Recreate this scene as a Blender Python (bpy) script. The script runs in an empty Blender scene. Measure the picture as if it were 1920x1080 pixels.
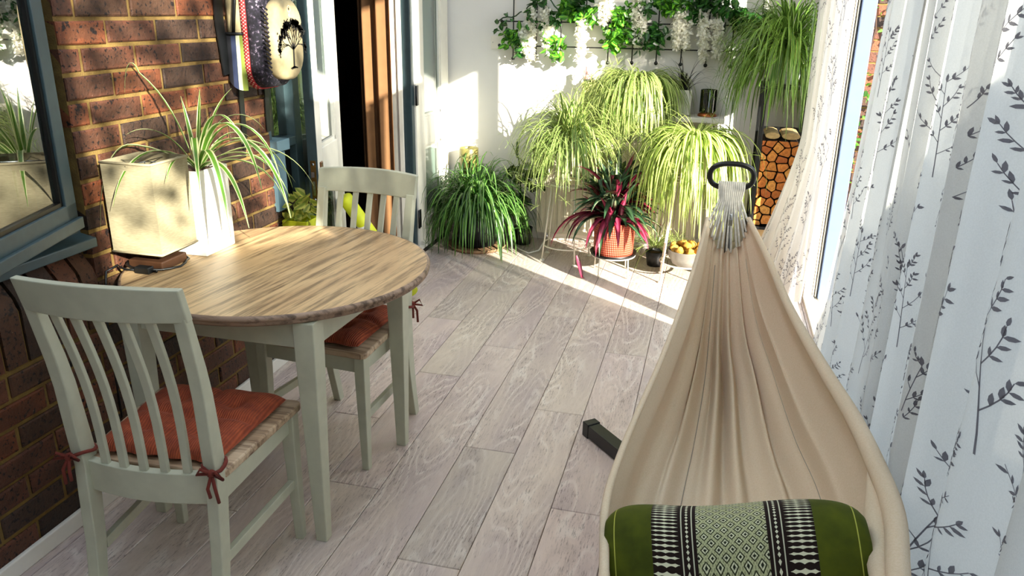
import bpy, bmesh, math, random
from mathutils import Vector, Matrix
import numpy as np

S = bpy.context.scene
COL = S.collection
PI = math.pi
R = math.radians
rnd = random.Random(7)

# ------------------------------------------------------------------ camera
CAM_H = 1.55
PITCH, YAW, ROLL = R(19.382), R(13.902), R(-0.903)
fwd = Vector((-math.sin(YAW) * math.cos(PITCH), math.cos(YAW) * math.cos(PITCH), -math.sin(PITCH)))
rgt = Vector((math.cos(YAW), math.sin(YAW), 0))
dwn = fwd.cross(rgt)
r2 = rgt * math.cos(ROLL) + dwn * math.sin(ROLL)
d2 = -rgt * math.sin(ROLL) + dwn * math.cos(ROLL)
cam_data = bpy.data.cameras.new('camera')
cam = bpy.data.objects.new('camera', cam_data)
COL.objects.link(cam)
cam.matrix_world = Matrix(((r2.x, -d2.x, -fwd.x, 0), (r2.y, -d2.y, -fwd.y, 0), (r2.z, -d2.z, -fwd.z, CAM_H), (0, 0, 0, 1)))
cam_data.sensor_width = 36
cam_data.lens = 1479.187 / 1920 * 36
cam_data.clip_start = 0.02
S.camera = cam

# ------------------------------------------------------------------ light and exposure
S.view_settings.view_transform = 'Standard'
S.view_settings.look = 'None'
S.view_settings.gamma = 1
S.view_settings.use_curve_mapping = False
S.view_settings.exposure = 0.82
world = bpy.data.worlds.new('sky')
S.world = world
world.use_nodes = True
bg = world.node_tree.nodes['Background']
bg.inputs[0].default_value = (0.68, 0.81, 1.0, 1)
bg.inputs[1].default_value = 2.0
sun_data = bpy.data.lights.new('sun', 'SUN')
sun_data.energy = 15.0
sun_data.angle = R(0.6)
sun_data.color = (1.0, 0.91, 0.78)
sun = bpy.data.objects.new('sun', sun_data)
COL.objects.link(sun)
SUN_DIR = Vector((-1, 0.90, -0.5)).normalized()
sun.rotation_euler = SUN_DIR.to_track_quat('-Z', 'Y').to_euler()
sun.location = (4, -3, 4)


# ------------------------------------------------------------------ helpers
def lin(h):
    h = h.lstrip('#')
    c = [int(h[i:i + 2], 16) / 255 for i in (0, 2, 4)]
    return tuple((x / 12.92 if x <= 0.04045 else ((x + 0.055) / 1.055) ** 2.4) for x in c) + (1,)


class NT:
    """small node-tree writer"""
    def __init__(s, name):
        s.m = bpy.data.materials.new(name)
        s.m.use_nodes = True
        s.t = s.m.node_tree
        s.b = s.t.nodes['Principled BSDF']
        s.out = s.t.nodes['Material Output']

    def n(s, typ, **kw):
        nd = s.t.nodes.new(typ)
        for k, v in kw.items():
            if k.startswith('i_'):
                key = k[2:]
                nd.inputs[int(key) if key.isdigit() else key.replace('_', ' ')].default_value = v
            else:
                setattr(nd, k, v)
        return nd

    def l(s, a, b):
        s.t.links.new(a, b)
        return b

    def coords(s, which='Object', scale=(1, 1, 1), rot=(0, 0, 0), loc=(0, 0, 0)):
        tc = s.n('ShaderNodeTexCoord')
        mp = s.n('ShaderNodeMapping')
        mp.inputs['Scale'].default_value = scale
        mp.inputs['Rotation'].default_value = rot
        mp.inputs['Location'].default_value = loc
        s.l(tc.outputs[which], mp.inputs[0])
        return mp.outputs[0]

    def noise(s, vec, scale, detail=4, rough=0.55, dist=0.0):
        nd = s.n('ShaderNodeTexNoise')
        nd.inputs['Scale'].default_value = scale
        nd.inputs['Detail'].default_value = detail
        nd.inputs['Roughness'].default_value = rough
        nd.inputs['Distortion'].default_value = dist
        if vec is not None:
            s.l(vec, nd.inputs['Vector'])
        return nd.outputs['Fac']

    def ramp(s, fac, stops, interp='LINEAR'):
        nd = s.n('ShaderNodeValToRGB')
        cr = nd.color_ramp
        cr.interpolation = interp
        while len(cr.elements) < len(stops):
            cr.elements.new(0.5)
        for e, (p, c) in zip(cr.elements, stops):
            e.position = p
            e.color = lin(c) if isinstance(c, str) else (c, c, c, 1) if not hasattr(c, '__len__') else c
        s.l(fac, nd.inputs[0])
        return nd.outputs[0]

    def mix(s, fac, a, b, mode='MIX'):
        nd = s.n('ShaderNodeMix', data_type='RGBA', blend_type=mode)
        for sock, v in ((nd.inputs[0], fac), (nd.inputs[6], a), (nd.inputs[7], b)):
            if hasattr(v, 'is_linked') or hasattr(v, 'links'):
                s.l(v, sock)
            elif isinstance(v, str):
                sock.default_value = lin(v)
            else:
                sock.default_value = v
        return nd.outputs[2]

    def math(s, op, a, b=0.0, c=0.0):
        nd = s.n('ShaderNodeMath', operation=op)
        for i, v in enumerate((a, b, c)):
            if hasattr(v, 'links'):
                s.l(v, nd.inputs[i])
            else:
                nd.inputs[i].default_value = v
        return nd.outputs[0]

    def sep(s, vec):
        nd = s.n('ShaderNodeSeparateXYZ')
        s.l(vec, nd.inputs[0])
        return nd.outputs

    def comb(s, x, y, z):
        nd = s.n('ShaderNodeCombineXYZ')
        for i, v in enumerate((x, y, z)):
            if hasattr(v, 'links'):
                s.l(v, nd.inputs[i])
            else:
                nd.inputs[i].default_value = v
        return nd.outputs[0]

    def bump(s, h, strength=0.3, dist=0.01):
        nd = s.n('ShaderNodeBump')
        nd.inputs['Strength'].default_value = strength
        nd.inputs['Distance'].default_value = dist
        s.l(h, nd.inputs['Height'])
        s.l(nd.outputs[0], s.b.inputs['Normal'])
        return nd.outputs[0]

    def color(s, c):
        if isinstance(c, str):
            s.b.inputs['Base Color'].default_value = lin(c)
        else:
            s.l(c, s.b.inputs['Base Color'])
        return s

    def rough(s, r):
        if hasattr(r, 'links'):
            s.l(r, s.b.inputs['Roughness'])
        else:
            s.b.inputs['Roughness'].default_value = r
        return s

    def translucent(s, col, fac):
        tr = s.n('ShaderNodeBsdfTranslucent')
        if isinstance(col, str):
            tr.inputs[0].default_value = lin(col)
        else:
            s.l(col, tr.inputs[0])
        mx = s.n('ShaderNodeMixShader')
        mx.inputs[0].default_value = fac
        s.l(s.b.outputs[0], mx.inputs[1])
        s.l(tr.outputs[0], mx.inputs[2])
        s.l(mx.outputs[0], s.out.inputs[0])
        return mx


def flat(name, c, rough=0.5, metal=0.0, var=0.12, scale=14, bump=0.0):
    """painted or plain surface with slight tonal mottling"""
    m = NT(name)
    v = m.coords()
    f = m.noise(v, scale, 3)
    base = lin(c)
    a = tuple(x * (1 - var) for x in base[:3]) + (1,)
    b = tuple(min(1, x * (1 + var)) for x in base[:3]) + (1,)
    m.color(m.ramp(f, ((0.3, a), (0.7, b))))
    m.rough(rough)
    m.b.inputs['Metallic'].default_value = metal
    if bump:
        m.bump(m.noise(v, scale * 12, 2), bump, 0.003)
    return m.m


class MB:
    """collects geometry for ONE mesh object"""
    def __init__(s):
        s.v, s.f, s.mi, s.uv, s.sm = [], [], [], [], []

    def add(s, verts, faces, mi=0, uvs=None, smooth=False):
        o = len(s.v)
        s.v.extend([tuple(p) for p in verts])
        for k, f in enumerate(faces):
            s.f.append(tuple(i + o for i in f))
            s.mi.append(mi)
            s.sm.append(smooth)
        s.uv.extend(uvs if uvs is not None else [(0, 0)] * len(verts))

    def box(s, lo, hi, mi=0, M=None):
        x0, y0, z0 = lo
        x1, y1, z1 = hi
        vs = [(x0, y0, z0), (x1, y0, z0), (x1, y1, z0), (x0, y1, z0), (x0, y0, z1), (x1, y0, z1), (x1, y1, z1), (x0, y1, z1)]
        if M is not None:
            vs = [M @ Vector(p) for p in vs]
        s.add(vs, [(0, 3, 2, 1), (4, 5, 6, 7), (0, 1, 5, 4), (1, 2, 6, 5), (2, 3, 7, 6), (3, 0, 4, 7)], mi)

    def cbox(s, c, size, mi=0, M=None):
        s.box([c[i] - size[i] / 2 for i in range(3)], [c[i] + size[i] / 2 for i in range(3)], mi, M)

    def beam(s, path, sizes, xdir=(1, 0, 0), mi=0):
        """box section swept along a path; sizes = (w along xdir, d across)"""
        vs, fs = [], []
        n = len(path)
        path = [Vector(p) for p in path]
        X = Vector(xdir).normalized()
        for i, p in enumerate(path):
            t = (path[min(i + 1, n - 1)] - path[max(i - 1, 0)]).normalized()
            Xn = (X - t * X.dot(t)).normalized()
            D = t.cross(Xn).normalized()
            w, d = sizes[i] if isinstance(sizes, list) else sizes
            for a, b in ((-1, -1), (1, -1), (1, 1), (-1, 1)):
                vs.append(p + Xn * (a * w / 2) + D * (b * d / 2))
        for i in range(n - 1):
            for k in range(4):
                a, b = i * 4 + k, i * 4 + (k + 1) % 4
                fs.append((a, b, b + 4, a + 4))
        fs.append((3, 2, 1, 0))
        e = (n - 1) * 4
        fs.append((e, e + 1, e + 2, e + 3))
        s.add(vs, fs, mi)

    def tube(s, path, rad, seg=8, mi=0, closed=False, caps=True):
        path = [Vector(p) for p in path]
        n = len(path)
        vs, fs, uv = [], [], []
        up = Vector((0, 0, 1))
        prev = None
        for i, p in enumerate(path):
            if closed:
                t = (path[(i + 1) % n] - path[i - 1]).normalized()
            else:
                t = (path[min(i + 1, n - 1)] - path[max(i - 1, 0)]).normalized()
            if prev is None:
                a = up if abs(t.z) < 0.9 else Vector((1, 0, 0))
                x = (a - t * a.dot(t)).normalized()
            else:
                x = (prev - t * prev.dot(t)).normalized()
            prev = x
            y = t.cross(x)
            r = rad[i] if isinstance(rad, (list, tuple)) else rad
            for k in range(seg):
                an = 2 * PI * k / seg
                vs.append(p + x * (math.cos(an) * r) + y * (math.sin(an) * r))
                uv.append((k / seg, i / max(1, n - 1)))
        m = n if closed else n - 1
        for i in range(m):
            j = (i + 1) % n
            for k in range(seg):
                k2 = (k + 1) % seg
                fs.append((i * seg + k, i * seg + k2, j * seg + k2, j * seg + k))
        if not closed and caps:
            fs.append(tuple(range(seg - 1, -1, -1)))
            fs.append(tuple((n - 1) * seg + k for k in range(seg)))
        s.add(vs, fs, mi, uv, smooth=True)

    def lathe(s, prof, c=(0, 0, 0), seg=32, mi=0, smooth=True, sx=1.0, sy=1.0):
        vs, fs, uv = [], [], []
        n = len(prof)
        for i, (r, z) in enumerate(prof):
            for k in range(seg):
                a = 2 * PI * k / seg
                vs.append((c[0] + r * math.cos(a) * sx, c[1] + r * math.sin(a) * sy, c[2] + z))
                uv.append((k / seg, i / max(1, n - 1)))
        for i in range(n - 1):
            for k in range(seg):
                k2 = (k + 1) % seg
                fs.append((i * seg + k, i * seg + k2, (i + 1) * seg + k2, (i + 1) * seg + k))
        fs.append(tuple(range(seg - 1, -1, -1)))
        fs.append(tuple((n - 1) * seg + k for k in range(seg)))
        s.add(vs, fs, mi, uv, smooth=smooth)

    def sphere(s, c, r, mi=0, seg=12, rings=8, sc=(1, 1, 1), M=None):
        prof = [(math.sin(PI * i / rings), -math.cos(PI * i / rings)) for i in range(rings + 1)]
        vs, fs = [], []
        for (q, z) in prof:
            for k in range(seg):
                a = 2 * PI * k / seg
                p = Vector((q * math.cos(a) * r * sc[0], q * math.sin(a) * r * sc[1], z * r * sc[2]))
                if M is not None:
                    p = M @ p
                vs.append(p + Vector(c))
        for i in range(rings):
            for k in range(seg):
                k2 = (k + 1) % seg
                fs.append((i * seg + k, i * seg + k2, (i + 1) * seg + k2, (i + 1) * seg + k))
        s.add(vs, fs, mi, smooth=True)

    def grid(s, P, nu, nv, mi=0, smooth=True, uvf=None):
        """P(i,j) -> point"""
        vs = [P(i, j) for j in range(nv + 1) for i in range(nu + 1)]
        uv = [(i / nu, j / nv) if uvf is None else uvf(i, j) for j in range(nv + 1) for i in range(nu + 1)]
        fs = [(j * (nu + 1) + i, j * (nu + 1) + i + 1, (j + 1) * (nu + 1) + i + 1, (j + 1) * (nu + 1) + i) for j in range(nv) for i in range(nu)]
        s.add(vs, fs, mi, uv, smooth)

    def slab(s, P, N, th, nu, nv, mi=0, smooth=True):
        """curved slab: front P(i,j), offset th along N(i,j)"""
        W = nu + 1
        H = nv + 1
        fr = [Vector(P(i, j)) for j in range(H) for i in range(W)]
        bk = [fr[j * W + i] + Vector(N(i, j)) * th for j in range(H) for i in range(W)]
        o = len(fr)
        fs = []
        for j in range(nv):
            for i in range(nu):
                a = j * W + i
                fs.append((a, a + 1, a + W + 1, a + W))
                fs.append((o + a + W, o + a + W + 1, o + a + 1, o + a))
        for i in range(nu):
            fs.append((i + 1, i, o + i, o + i + 1))
            a = nv * W + i
            fs.append((a, a + 1, o + a + 1, o + a))
        for j in range(nv):
            a = j * W
            fs.append((a, a + W, o + a + W, o + a))
            a = j * W + nu
            fs.append((a + W, a, o + a, o + a + W))
        s.add(fr + bk, fs, mi, smooth=False)

    def prism(s, pts, off, mi=0):
        """polygon pts extruded by vector off"""
        n = len(pts)
        off = Vector(off)
        vs = [Vector(p) for p in pts] + [Vector(p) + off for p in pts]
        fs = [tuple(range(n - 1, -1, -1)), tuple(range(n, 2 * n))]
        fs += [(k, (k + 1) % n, n + (k + 1) % n, n + k) for k in range(n)]
        s.add(vs, fs, mi)

    def build(s, name, mats, parent=None, bevel=0.0, smooth=None, origin=None, subsurf=0, seg=2):
        me = bpy.data.meshes.new(name)
        vs = s.v
        if origin is not None:
            o = Vector(origin)
            vs = [tuple(Vector(p) - o) for p in vs]
        me.from_pydata(vs, [], s.f)
        if not isinstance(mats, (list, tuple)):
            mats = [mats]
        for m in mats:
            me.materials.append(m)
        me.polygons.foreach_set('material_index', s.mi)
        sm = s.sm if smooth is None else [smooth] * len(s.f)
        me.polygons.foreach_set('use_smooth', sm)
        uvl = me.uv_layers.new(name='UVMap')
        lv = np.empty(len(me.loops), np.int32)
        me.loops.foreach_get('vertex_index', lv)
        uvl.data.foreach_set('uv', np.array(s.uv, np.float32)[lv].ravel())
        me.update()
        ob = bpy.data.objects.new(name, me)
        COL.objects.link(ob)
        if origin is not None:
            ob.location = origin
        if parent is not None:
            ob.parent = parent
        if bevel:
            b = ob.modifiers.new('bevel', 'BEVEL')
            b.width = bevel
            b.segments = seg
            b.limit_method = 'ANGLE'
            b.angle_limit = R(50)
        if subsurf:
            b = ob.modifiers.new('subsurf', 'SUBSURF')
            b.levels = b.render_levels = subsurf
        return ob


def tag(o, label, cat, group=None, kind=None):
    o['label'] = label
    o['category'] = cat
    if group:
        o['group'] = group
    if kind:
        o['kind'] = kind
    return o


def thing(name, label, cat, loc=(0, 0, 0), rotz=0.0, group=None):
    o = bpy.data.objects.new(name, None)
    o.empty_display_size = 0.1
    COL.objects.link(o)
    o.location = loc
    o.rotation_euler = (0, 0, rotz)
    return tag(o, label, cat, group)


def struct(o):
    o['kind'] = 'structure'
    return o


def dup(root, loc, rotz, label=None):
    r = root.copy()
    COL.objects.link(r)
    r.location = loc
    r.rotation_euler = (0, 0, rotz)
    if label:
        r['label'] = label
    for ch in list(root.children):
        c = ch.copy()
        COL.objects.link(c)
        c.parent = r
        for g in list(ch.children):
            d = g.copy()
            COL.objects.link(d)
            d.parent = c
    return r


def lerp(a, b, t):
    return a + (b - a) * t


def interp(x, xs, ys):
    return float(np.interp(x, xs, ys))


def colour_attr(ob, face_cols):
    """per-face colour as a corner attribute called tint"""
    me = ob.data
    at = me.color_attributes.new('tint', 'FLOAT_COLOR', 'CORNER')
    arr = np.empty((len(me.loops), 4), np.float32)
    k = 0
    for p, c in zip(me.polygons, face_cols):
        arr[k:k + p.loop_total] = c
        k += p.loop_total
    at.data.foreach_set('color', arr.ravel())


# ------------------------------------------------------------------ materials
def attr(m, name='tint'):
    nd = m.n('ShaderNodeVertexColor')
    nd.layer_name = name
    return nd.outputs[0]


def mat_brick():
    """fire-flashed stock brick: orange arrises, brown flashed face, dark iron spots"""
    m = NT('fired_brick')
    t = attr(m)
    v = m.coords()
    uv = m.sep(m.n('ShaderNodeUVMap').outputs[0])
    n1 = m.noise(v, 14, 4, 0.65)
    du = m.math('ABSOLUTE', m.math('SUBTRACT', uv[0], 0.5))
    dv = m.math('ABSOLUTE', m.math('SUBTRACT', uv[1], 0.5))
    edge = m.math('MAXIMUM', m.math('MULTIPLY', du, 1.05), dv)
    f = m.ramp(m.math('ADD', edge, m.math('MULTIPLY_ADD', n1, 0.7, -0.35)), ((0.28, 1.0), (0.50, 0.0)))
    c = m.mix(m.math('MULTIPLY', f, 0.8), t, '#3d2d22')
    patch = m.ramp(m.noise(v, 30, 4, 0.7), ((0.30, '#6a5044'), (0.5, '#b8977e'), (0.70, '#f0c4a4')))
    c = m.mix(0.75, c, patch, 'MULTIPLY')
    c = m.mix(0.30, c, t)
    dark = m.ramp(m.noise(v, 85, 3, 0.6), ((0.36, 1.0), (0.42, 0.0)))
    c = m.mix(dark, c, '#17100e')
    blot = m.ramp(m.noise(v, 26, 3), ((0.31, 1.0), (0.36, 0.0)))
    c = m.mix(blot, c, '#1d1412')
    pale = m.ramp(m.noise(v, 60, 4, 0.75), ((0.70, 0.0), (0.75, 0.7)))
    c = m.mix(pale, c, '#bfae9c')
    m.color(c).rough(0.6)
    m.b.inputs['Specular IOR Level'].default_value = 0.35
    m.bump(m.noise(v, 90, 5, 0.65), 0.7, 0.006)
    return m.m


def mat_mortar():
    m = NT('sandy_mortar')
    v = m.coords()
    m.color(m.ramp(m.noise(v, 25, 4), ((0.3, '#6b522a'), (0.7, '#876c36')))).rough(0.95)
    m.bump(m.noise(v, 180, 3), 0.6, 0.004)
    return m.m


def mat_floor():
    """brushed, whitewashed oak: limed growth lines, dark open pores, a few knots; UV in metres, offset per plank"""
    m = NT('whitewashed_oak')
    t = attr(m)
    uv = m.n('ShaderNodeUVMap').outputs[0]
    xyz = m.sep(uv)
    X, Y = xyz[0], xyz[1]
    P = lambda ax, ay, seed=0.0: m.comb(m.math('MULTIPLY', X, ax), m.math('MULTIPLY', Y, ay), seed)
    warp = m.noise(P(4.5, 0.9), 1.0, 2, 0.45)
    ph = m.math('ADD', m.math('MULTIPLY', X, 70.0), m.math('MULTIPLY', warp, 120.0))
    fine = m.noise(P(40, 9, 3.0), 1.0, 3)
    ring = m.math('SINE', m.math('ADD', ph, m.math('MULTIPLY', fine, 2.2)))
    lines = m.ramp(m.math('MULTIPLY_ADD', ring, 0.5, 0.5), ((0.78, 0.0), (0.98, 1.0)))
    dusk = m.ramp(m.math('MULTIPLY_ADD', ring, 0.5, 0.5), ((0.05, 1.0), (0.35, 0.0)))
    pores = m.noise(P(190, 22, 7.0), 1.0, 5, 0.75)
    patch = m.ramp(m.noise(P(7, 2.0, 11.0), 1.0, 3), ((0.38, 0.15), (0.62, 1.0)))
    pore = m.math('MULTIPLY', m.ramp(pores, ((0.38, 1.0), (0.47, 0.0))), patch)
    tone = m.ramp(m.noise(P(6, 1.6, 5.0), 1.0, 3), ((0.34, '#b8a8a6'), (0.5, '#d2c3b6'), (0.66, '#e6d8c6')))
    c = m.mix(0.60, tone, t, 'MULTIPLY')
    c = m.mix(0.45, c, t)
    c = m.mix(m.math('MULTIPLY', m.math('MULTIPLY', dusk, patch), 0.20), c, '#8a7c74')
    c = m.mix(m.math('MULTIPLY', m.math('MULTIPLY', lines, patch), 0.42), c, '#eee6da')
    c = m.mix(m.math('MULTIPLY', pore, 0.75), c, '#5a4b45')
    kn = m.noise(P(7, 3.0, 17.0), 1.0, 2)
    c = m.mix(m.ramp(kn, ((0.72, 0.0), (0.82, 0.85))), c, '#5d5250')
    m.color(c)
    m.rough(m.ramp(pores, ((0.3, 0.58), (0.7, 0.36))))
    m.b.inputs['Specular IOR Level'].default_value = 0.45
    m.bump(m.math('ADD', pores, m.math('MULTIPLY', ring, -0.12)), 0.30, 0.003)
    return m.m


def mat_wood_grain(name, light, mid, dark, rot=0.0, along='Y', plank=0.0, sx=1.0, rough=0.5):
    m = NT(name)
    v = m.coords('Object', rot=(0, 0, rot))
    q = m.sep(v)
    a, b = (q[0], q[1]) if along == 'Y' else (q[1], q[0])
    streak = m.noise(m.comb(m.math('MULTIPLY', a, 60 * sx), m.math('MULTIPLY', b, 3.5), m.math('MULTIPLY', q[2], 40)), 1.0, 5, 0.65)
    broad = m.noise(m.comb(m.math('MULTIPLY', a, 9), m.math('MULTIPLY', b, 2.2), 0), 1.0, 4)
    c = m.ramp(broad, ((0.32, mid), (0.6, light)))
    c = m.mix(m.ramp(streak, ((0.36, 0.95), (0.54, 0.0))), c, dark)
    if plank:
        fr = m.math('FRACT', m.math('DIVIDE', m.math('ADD', a, 10.0), plank))
        seam = m.math('LESS_THAN', fr, 0.014)
        c = m.mix(m.math('MULTIPLY', seam, 0.7), c, dark)
        fl = m.math('FLOOR', m.math('DIVIDE', m.math('ADD', a, 10.0), plank))
        rn = m.n('ShaderNodeTexWhiteNoise', noise_dimensions='1D')
        m.l(fl, rn.inputs['W'])
        c = m.mix(0.22, c, m.ramp(rn.outputs['Value'], ((0, dark), (0.6, light))))
    m.color(c).rough(rough)
    m.bump(streak, 0.25, 0.002)
    return m.m


def mat_leaf(name, edge, mid, stripe=0.5, transl=0.35, rough=0.4, var=0.25, invert=False):
    """blade with a stripe down the middle; UV.x runs across, UV.y carries a random tint"""
    m = NT(name)
    uv = m.sep(m.n('ShaderNodeUVMap').outputs[0])
    d = m.math('ABSOLUTE', m.math('SUBTRACT', uv[0], 0.5))
    c = m.ramp(m.math('MULTIPLY', d, 2.0), ((stripe - 0.1, mid), (stripe + 0.1, edge)))
    tint = m.ramp(uv[1], ((0.0, 1.0 - var), (1.0, 1.0 + var)))
    c = m.mix(1.0, c, tint, 'MULTIPLY')
    m.color(c).rough(rough)
    m.translucent(c, transl)
    return m.m


MAT = dict(
    brick=mat_brick(), mortar=mat_mortar(), floor=mat_floor(),
    plaster=flat('white_plaster', '#e2dfd9', 0.9, var=0.03, scale=3, bump=0.1),
    ceiling=flat('ceiling_white', '#dedcd6', 0.9, var=0.02),
    white_paint=flat('white_gloss_paint', '#e6e1d4', 0.4, var=0.04),
    blue_paint=flat('slate_blue_paint', '#3a4d52', 0.42, var=0.10, scale=30),
    blue_light=flat('pale_blue_paint', '#6b8792', 0.4, var=0.06),
    sage=flat('sage_grey_paint', '#b7b7a1', 0.5, var=0.06, scale=20),
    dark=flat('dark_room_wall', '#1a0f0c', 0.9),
    black=flat('black_metal', '#0d0d0e', 0.35, var=0.1),
    black_plastic=flat('black_plastic', '#101112', 0.4),
    white_metal=flat('cream_metal', '#e3ddcb', 0.4, var=0.05),
    brass=flat('aged_brass', '#7d6238', 0.35, 0.9, var=0.25, scale=60),
    bronze=flat('bronze_handle', '#6d4b33', 0.35, 0.6, var=0.2),
    chrome=flat('chrome', '#b8bcc0', 0.2, 1.0),
    lid_wood=mat_wood_grain('bleached_pine_top', '#d6b485', '#b8926a', '#573d28', rot=R(6), plank=0.135, rough=0.42),
    table_edge=mat_wood_grain('weathered_table_edge', '#a58a74', '#866a55', '#54402f', along='X'),
    seat_wood=mat_wood_grain('limed_seat_boards', '#c9b193', '#9c7a58', '#5e4029', along='X', plank=0.075, rough=0.55),
    dark_wood=flat('dark_walnut', '#3a2416', 0.4, var=0.3),
    white_pot=flat('white_ceramic', '#efece2', 0.3, var=0.02),
    cream_pot=flat('cream_ceramic', '#e2d9b4', 0.35, var=0.04),
    green_pot=flat('pale_lime_box', '#c9cc84', 0.45, var=0.05),
    olive=flat('olive_glaze', '#7c7440', 0.35, var=0.1),
    soil=flat('potting_soil', '#4a3020', 0.95, var=0.4, scale=80, bump=0.5),
    chain=flat('cream_radiator', '#ddd6bf', 0.45, var=0.03),
    tan_curtain=flat('tan_curtain_cloth', '#74502f', 0.9, var=0.08),
    lime=flat('lime_yellow_foam', '#c9cf1e', 0.6, var=0.08),
)


def glass_mat(name, refl=0.12, tint='#ffffff'):
    m = NT(name)
    tr = m.n('ShaderNodeBsdfTransparent')
    tr.inputs[0].default_value = lin(tint)
    gl = m.n('ShaderNodeBsdfGlossy')
    gl.inputs['Roughness'].default_value = 0.01
    fr = m.n('ShaderNodeLayerWeight')
    fr.inputs[0].default_value = 0.5
    f = m.math('MULTIPLY_ADD', m.math('POWER', fr.outputs['Facing'], 4.0), 0.9, refl)
    mx = m.n('ShaderNodeMixShader')
    m.l(f, mx.inputs[0])
    m.l(tr.outputs[0], mx.inputs[1])
    m.l(gl.outputs[0], mx.inputs[2])
    m.l(mx.outputs[0], m.out.inputs[0])
    return m.m


MAT['glass'] = glass_mat('window_glass', 0.10, '#dfe8e6')
MAT['glass_bright'] = glass_mat('coated_window_glass', 0.34, '#cfd8d6')
MAT['clear'] = glass_mat('clear_glazing', 0.02, '#f4f8f8')

# ------------------------------------------------------------------ the setting
WX = -1.815      # face of the house wall on the left
BY = 5.40        # back wall
GX = 0.70        # plane of the glazing on the right


def build_floor():
    mb = MB()
    cols = []
    w = 0.1965
    x0 = -0.987
    joints = {-1: [2.14, 3.05, 4.2], 0: [1.0, 3.42, 4.5], 1: [0.6, 1.82, 2.487, 3.9], 2: [1.1, 2.846, 4.3], 3: [0.4, 2.19, 3.5, 4.6],
              4: [1.4, 3.0, 4.0], -2: [1.3, 2.6, 3.7], -3: [1.9, 3.3], -4: [1.1, 2.3, 4.0], -5: [1.7, 3.2], 5: [0.8, 2.4, 3.9], 6: [1.8, 3.3], 7: [1.2, 2.9]}
    r = random.Random(3)
    for k in range(-5, 9):
        xa, xb = x0 + k * w, x0 + (k + 1) * w
        xa, xb = max(xa, -1.83), min(xb, 0.64)
        if xb - xa < 0.01:
            continue
        ys = [-2.0] + sorted(joints.get(k, [1.0, 3.0])) + [BY + 0.02]
        if ys[1] > 0:
            ys.insert(1, -0.9)
        for ya, yb in zip(ys[:-1], ys[1:]):
            g = 0.0011
            e = 0.0022
            a, b, c, d = xa + g, xb - g, ya + g, yb - g
            vs = [(a, c, -0.03), (b, c, -0.03), (b, d, -0.03), (a, d, -0.03),
                  (a, c, -e), (b, c, -e), (b, d, -e), (a, d, -e),
                  (a + e, c + e, 0), (b - e, c + e, 0), (b - e, d - e, 0), (a + e, d - e, 0)]
            off = (r.uniform(0, 40), r.uniform(0, 40))
            uvs = [(p[0] + off[0], p[1] + off[1]) for p in vs]
            fs = [(8, 9, 10, 11)] + [(4 + i, 4 + (i + 1) % 4, 8 + (i + 1) % 4, 8 + i) for i in range(4)] + [(i, (i + 1) % 4, 4 + (i + 1) % 4, 4 + i) for i in range(4)]
            n0 = len(mb.f)
            mb.add(vs, fs, 0, uvs)
            t = r.uniform(-1, 1)
            base = Vector(lin('#d6c7be')[:3]) * (1 + 0.13 * t)
            base = base * 1.0 + Vector((0.02, 0.0, 0.025)) * r.uniform(-1, 1)
            cols += [tuple(base) + (1,)] * (len(mb.f) - n0)
    # sub floor under the gaps
    n0 = len(mb.f)
    mb.box((-2.2, -2.0, -0.08), (0.64, BY + 0.1, -0.03), 1)
    cols += [(0.05, 0.04, 0.03, 1)] * (len(mb.f) - n0)
    o = mb.build('floor', [MAT['floor'], MAT['dark_wood']])
    colour_attr(o, cols)
    struct(o)


BR = random.Random(11)


def brick_tint():
    k = BR.random()
    if k < 0.42:
        c = '#8a5a44'
    elif k < 0.66:
        c = '#70503c'
    elif k < 0.84:
        c = '#564237'
    else:
        c = '#a3613f'
    v = Vector(lin(c)[:3]) * BR.uniform(0.45, 0.80)
    return tuple(v) + (1,)


def add_brick(mb, cols, y0, y1, z0, z1, x=WX, depth=0.04, jit=0.0015):
    e = 0.005
    j = lambda: BR.uniform(-jit, jit)
    xf = x + j() * 1.5
    vs = [(x - depth, y0, z0), (x - depth, y1, z0), (x - depth, y1, z1), (x - depth, y0, z1)]
    vs += [(xf - e * 0.7, y0 + j(), z0 + j()), (xf - e * 0.7, y1 + j(), z0 + j()), (xf - e * 0.7, y1 + j(), z1 + j()), (xf - e * 0.7, y0 + j(), z1 + j())]
    vs += [(xf, y0 + e + j(), z0 + e + j()), (xf, y1 - e + j(), z0 + e + j()), (xf, y1 - e + j(), z1 - e + j()), (xf, y0 + e + j(), z1 - e + j())]
    fs = [(8, 9, 10, 11)] + [(4 + i, 4 + (i + 1) % 4, 8 + (i + 1) % 4, 8 + i) for i in range(4)] + [(i, (i + 1) % 4, 4 + (i + 1) % 4, 4 + i) for i in range(4)]
    n0 = len(mb.f)
    q = [(0, 0), (1, 0), (1, 1), (0, 1)]
    mb.add(vs, fs, 0, q * 3)
    t = brick_tint()
    cols += [t] * (len(mb.f) - n0)


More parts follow.
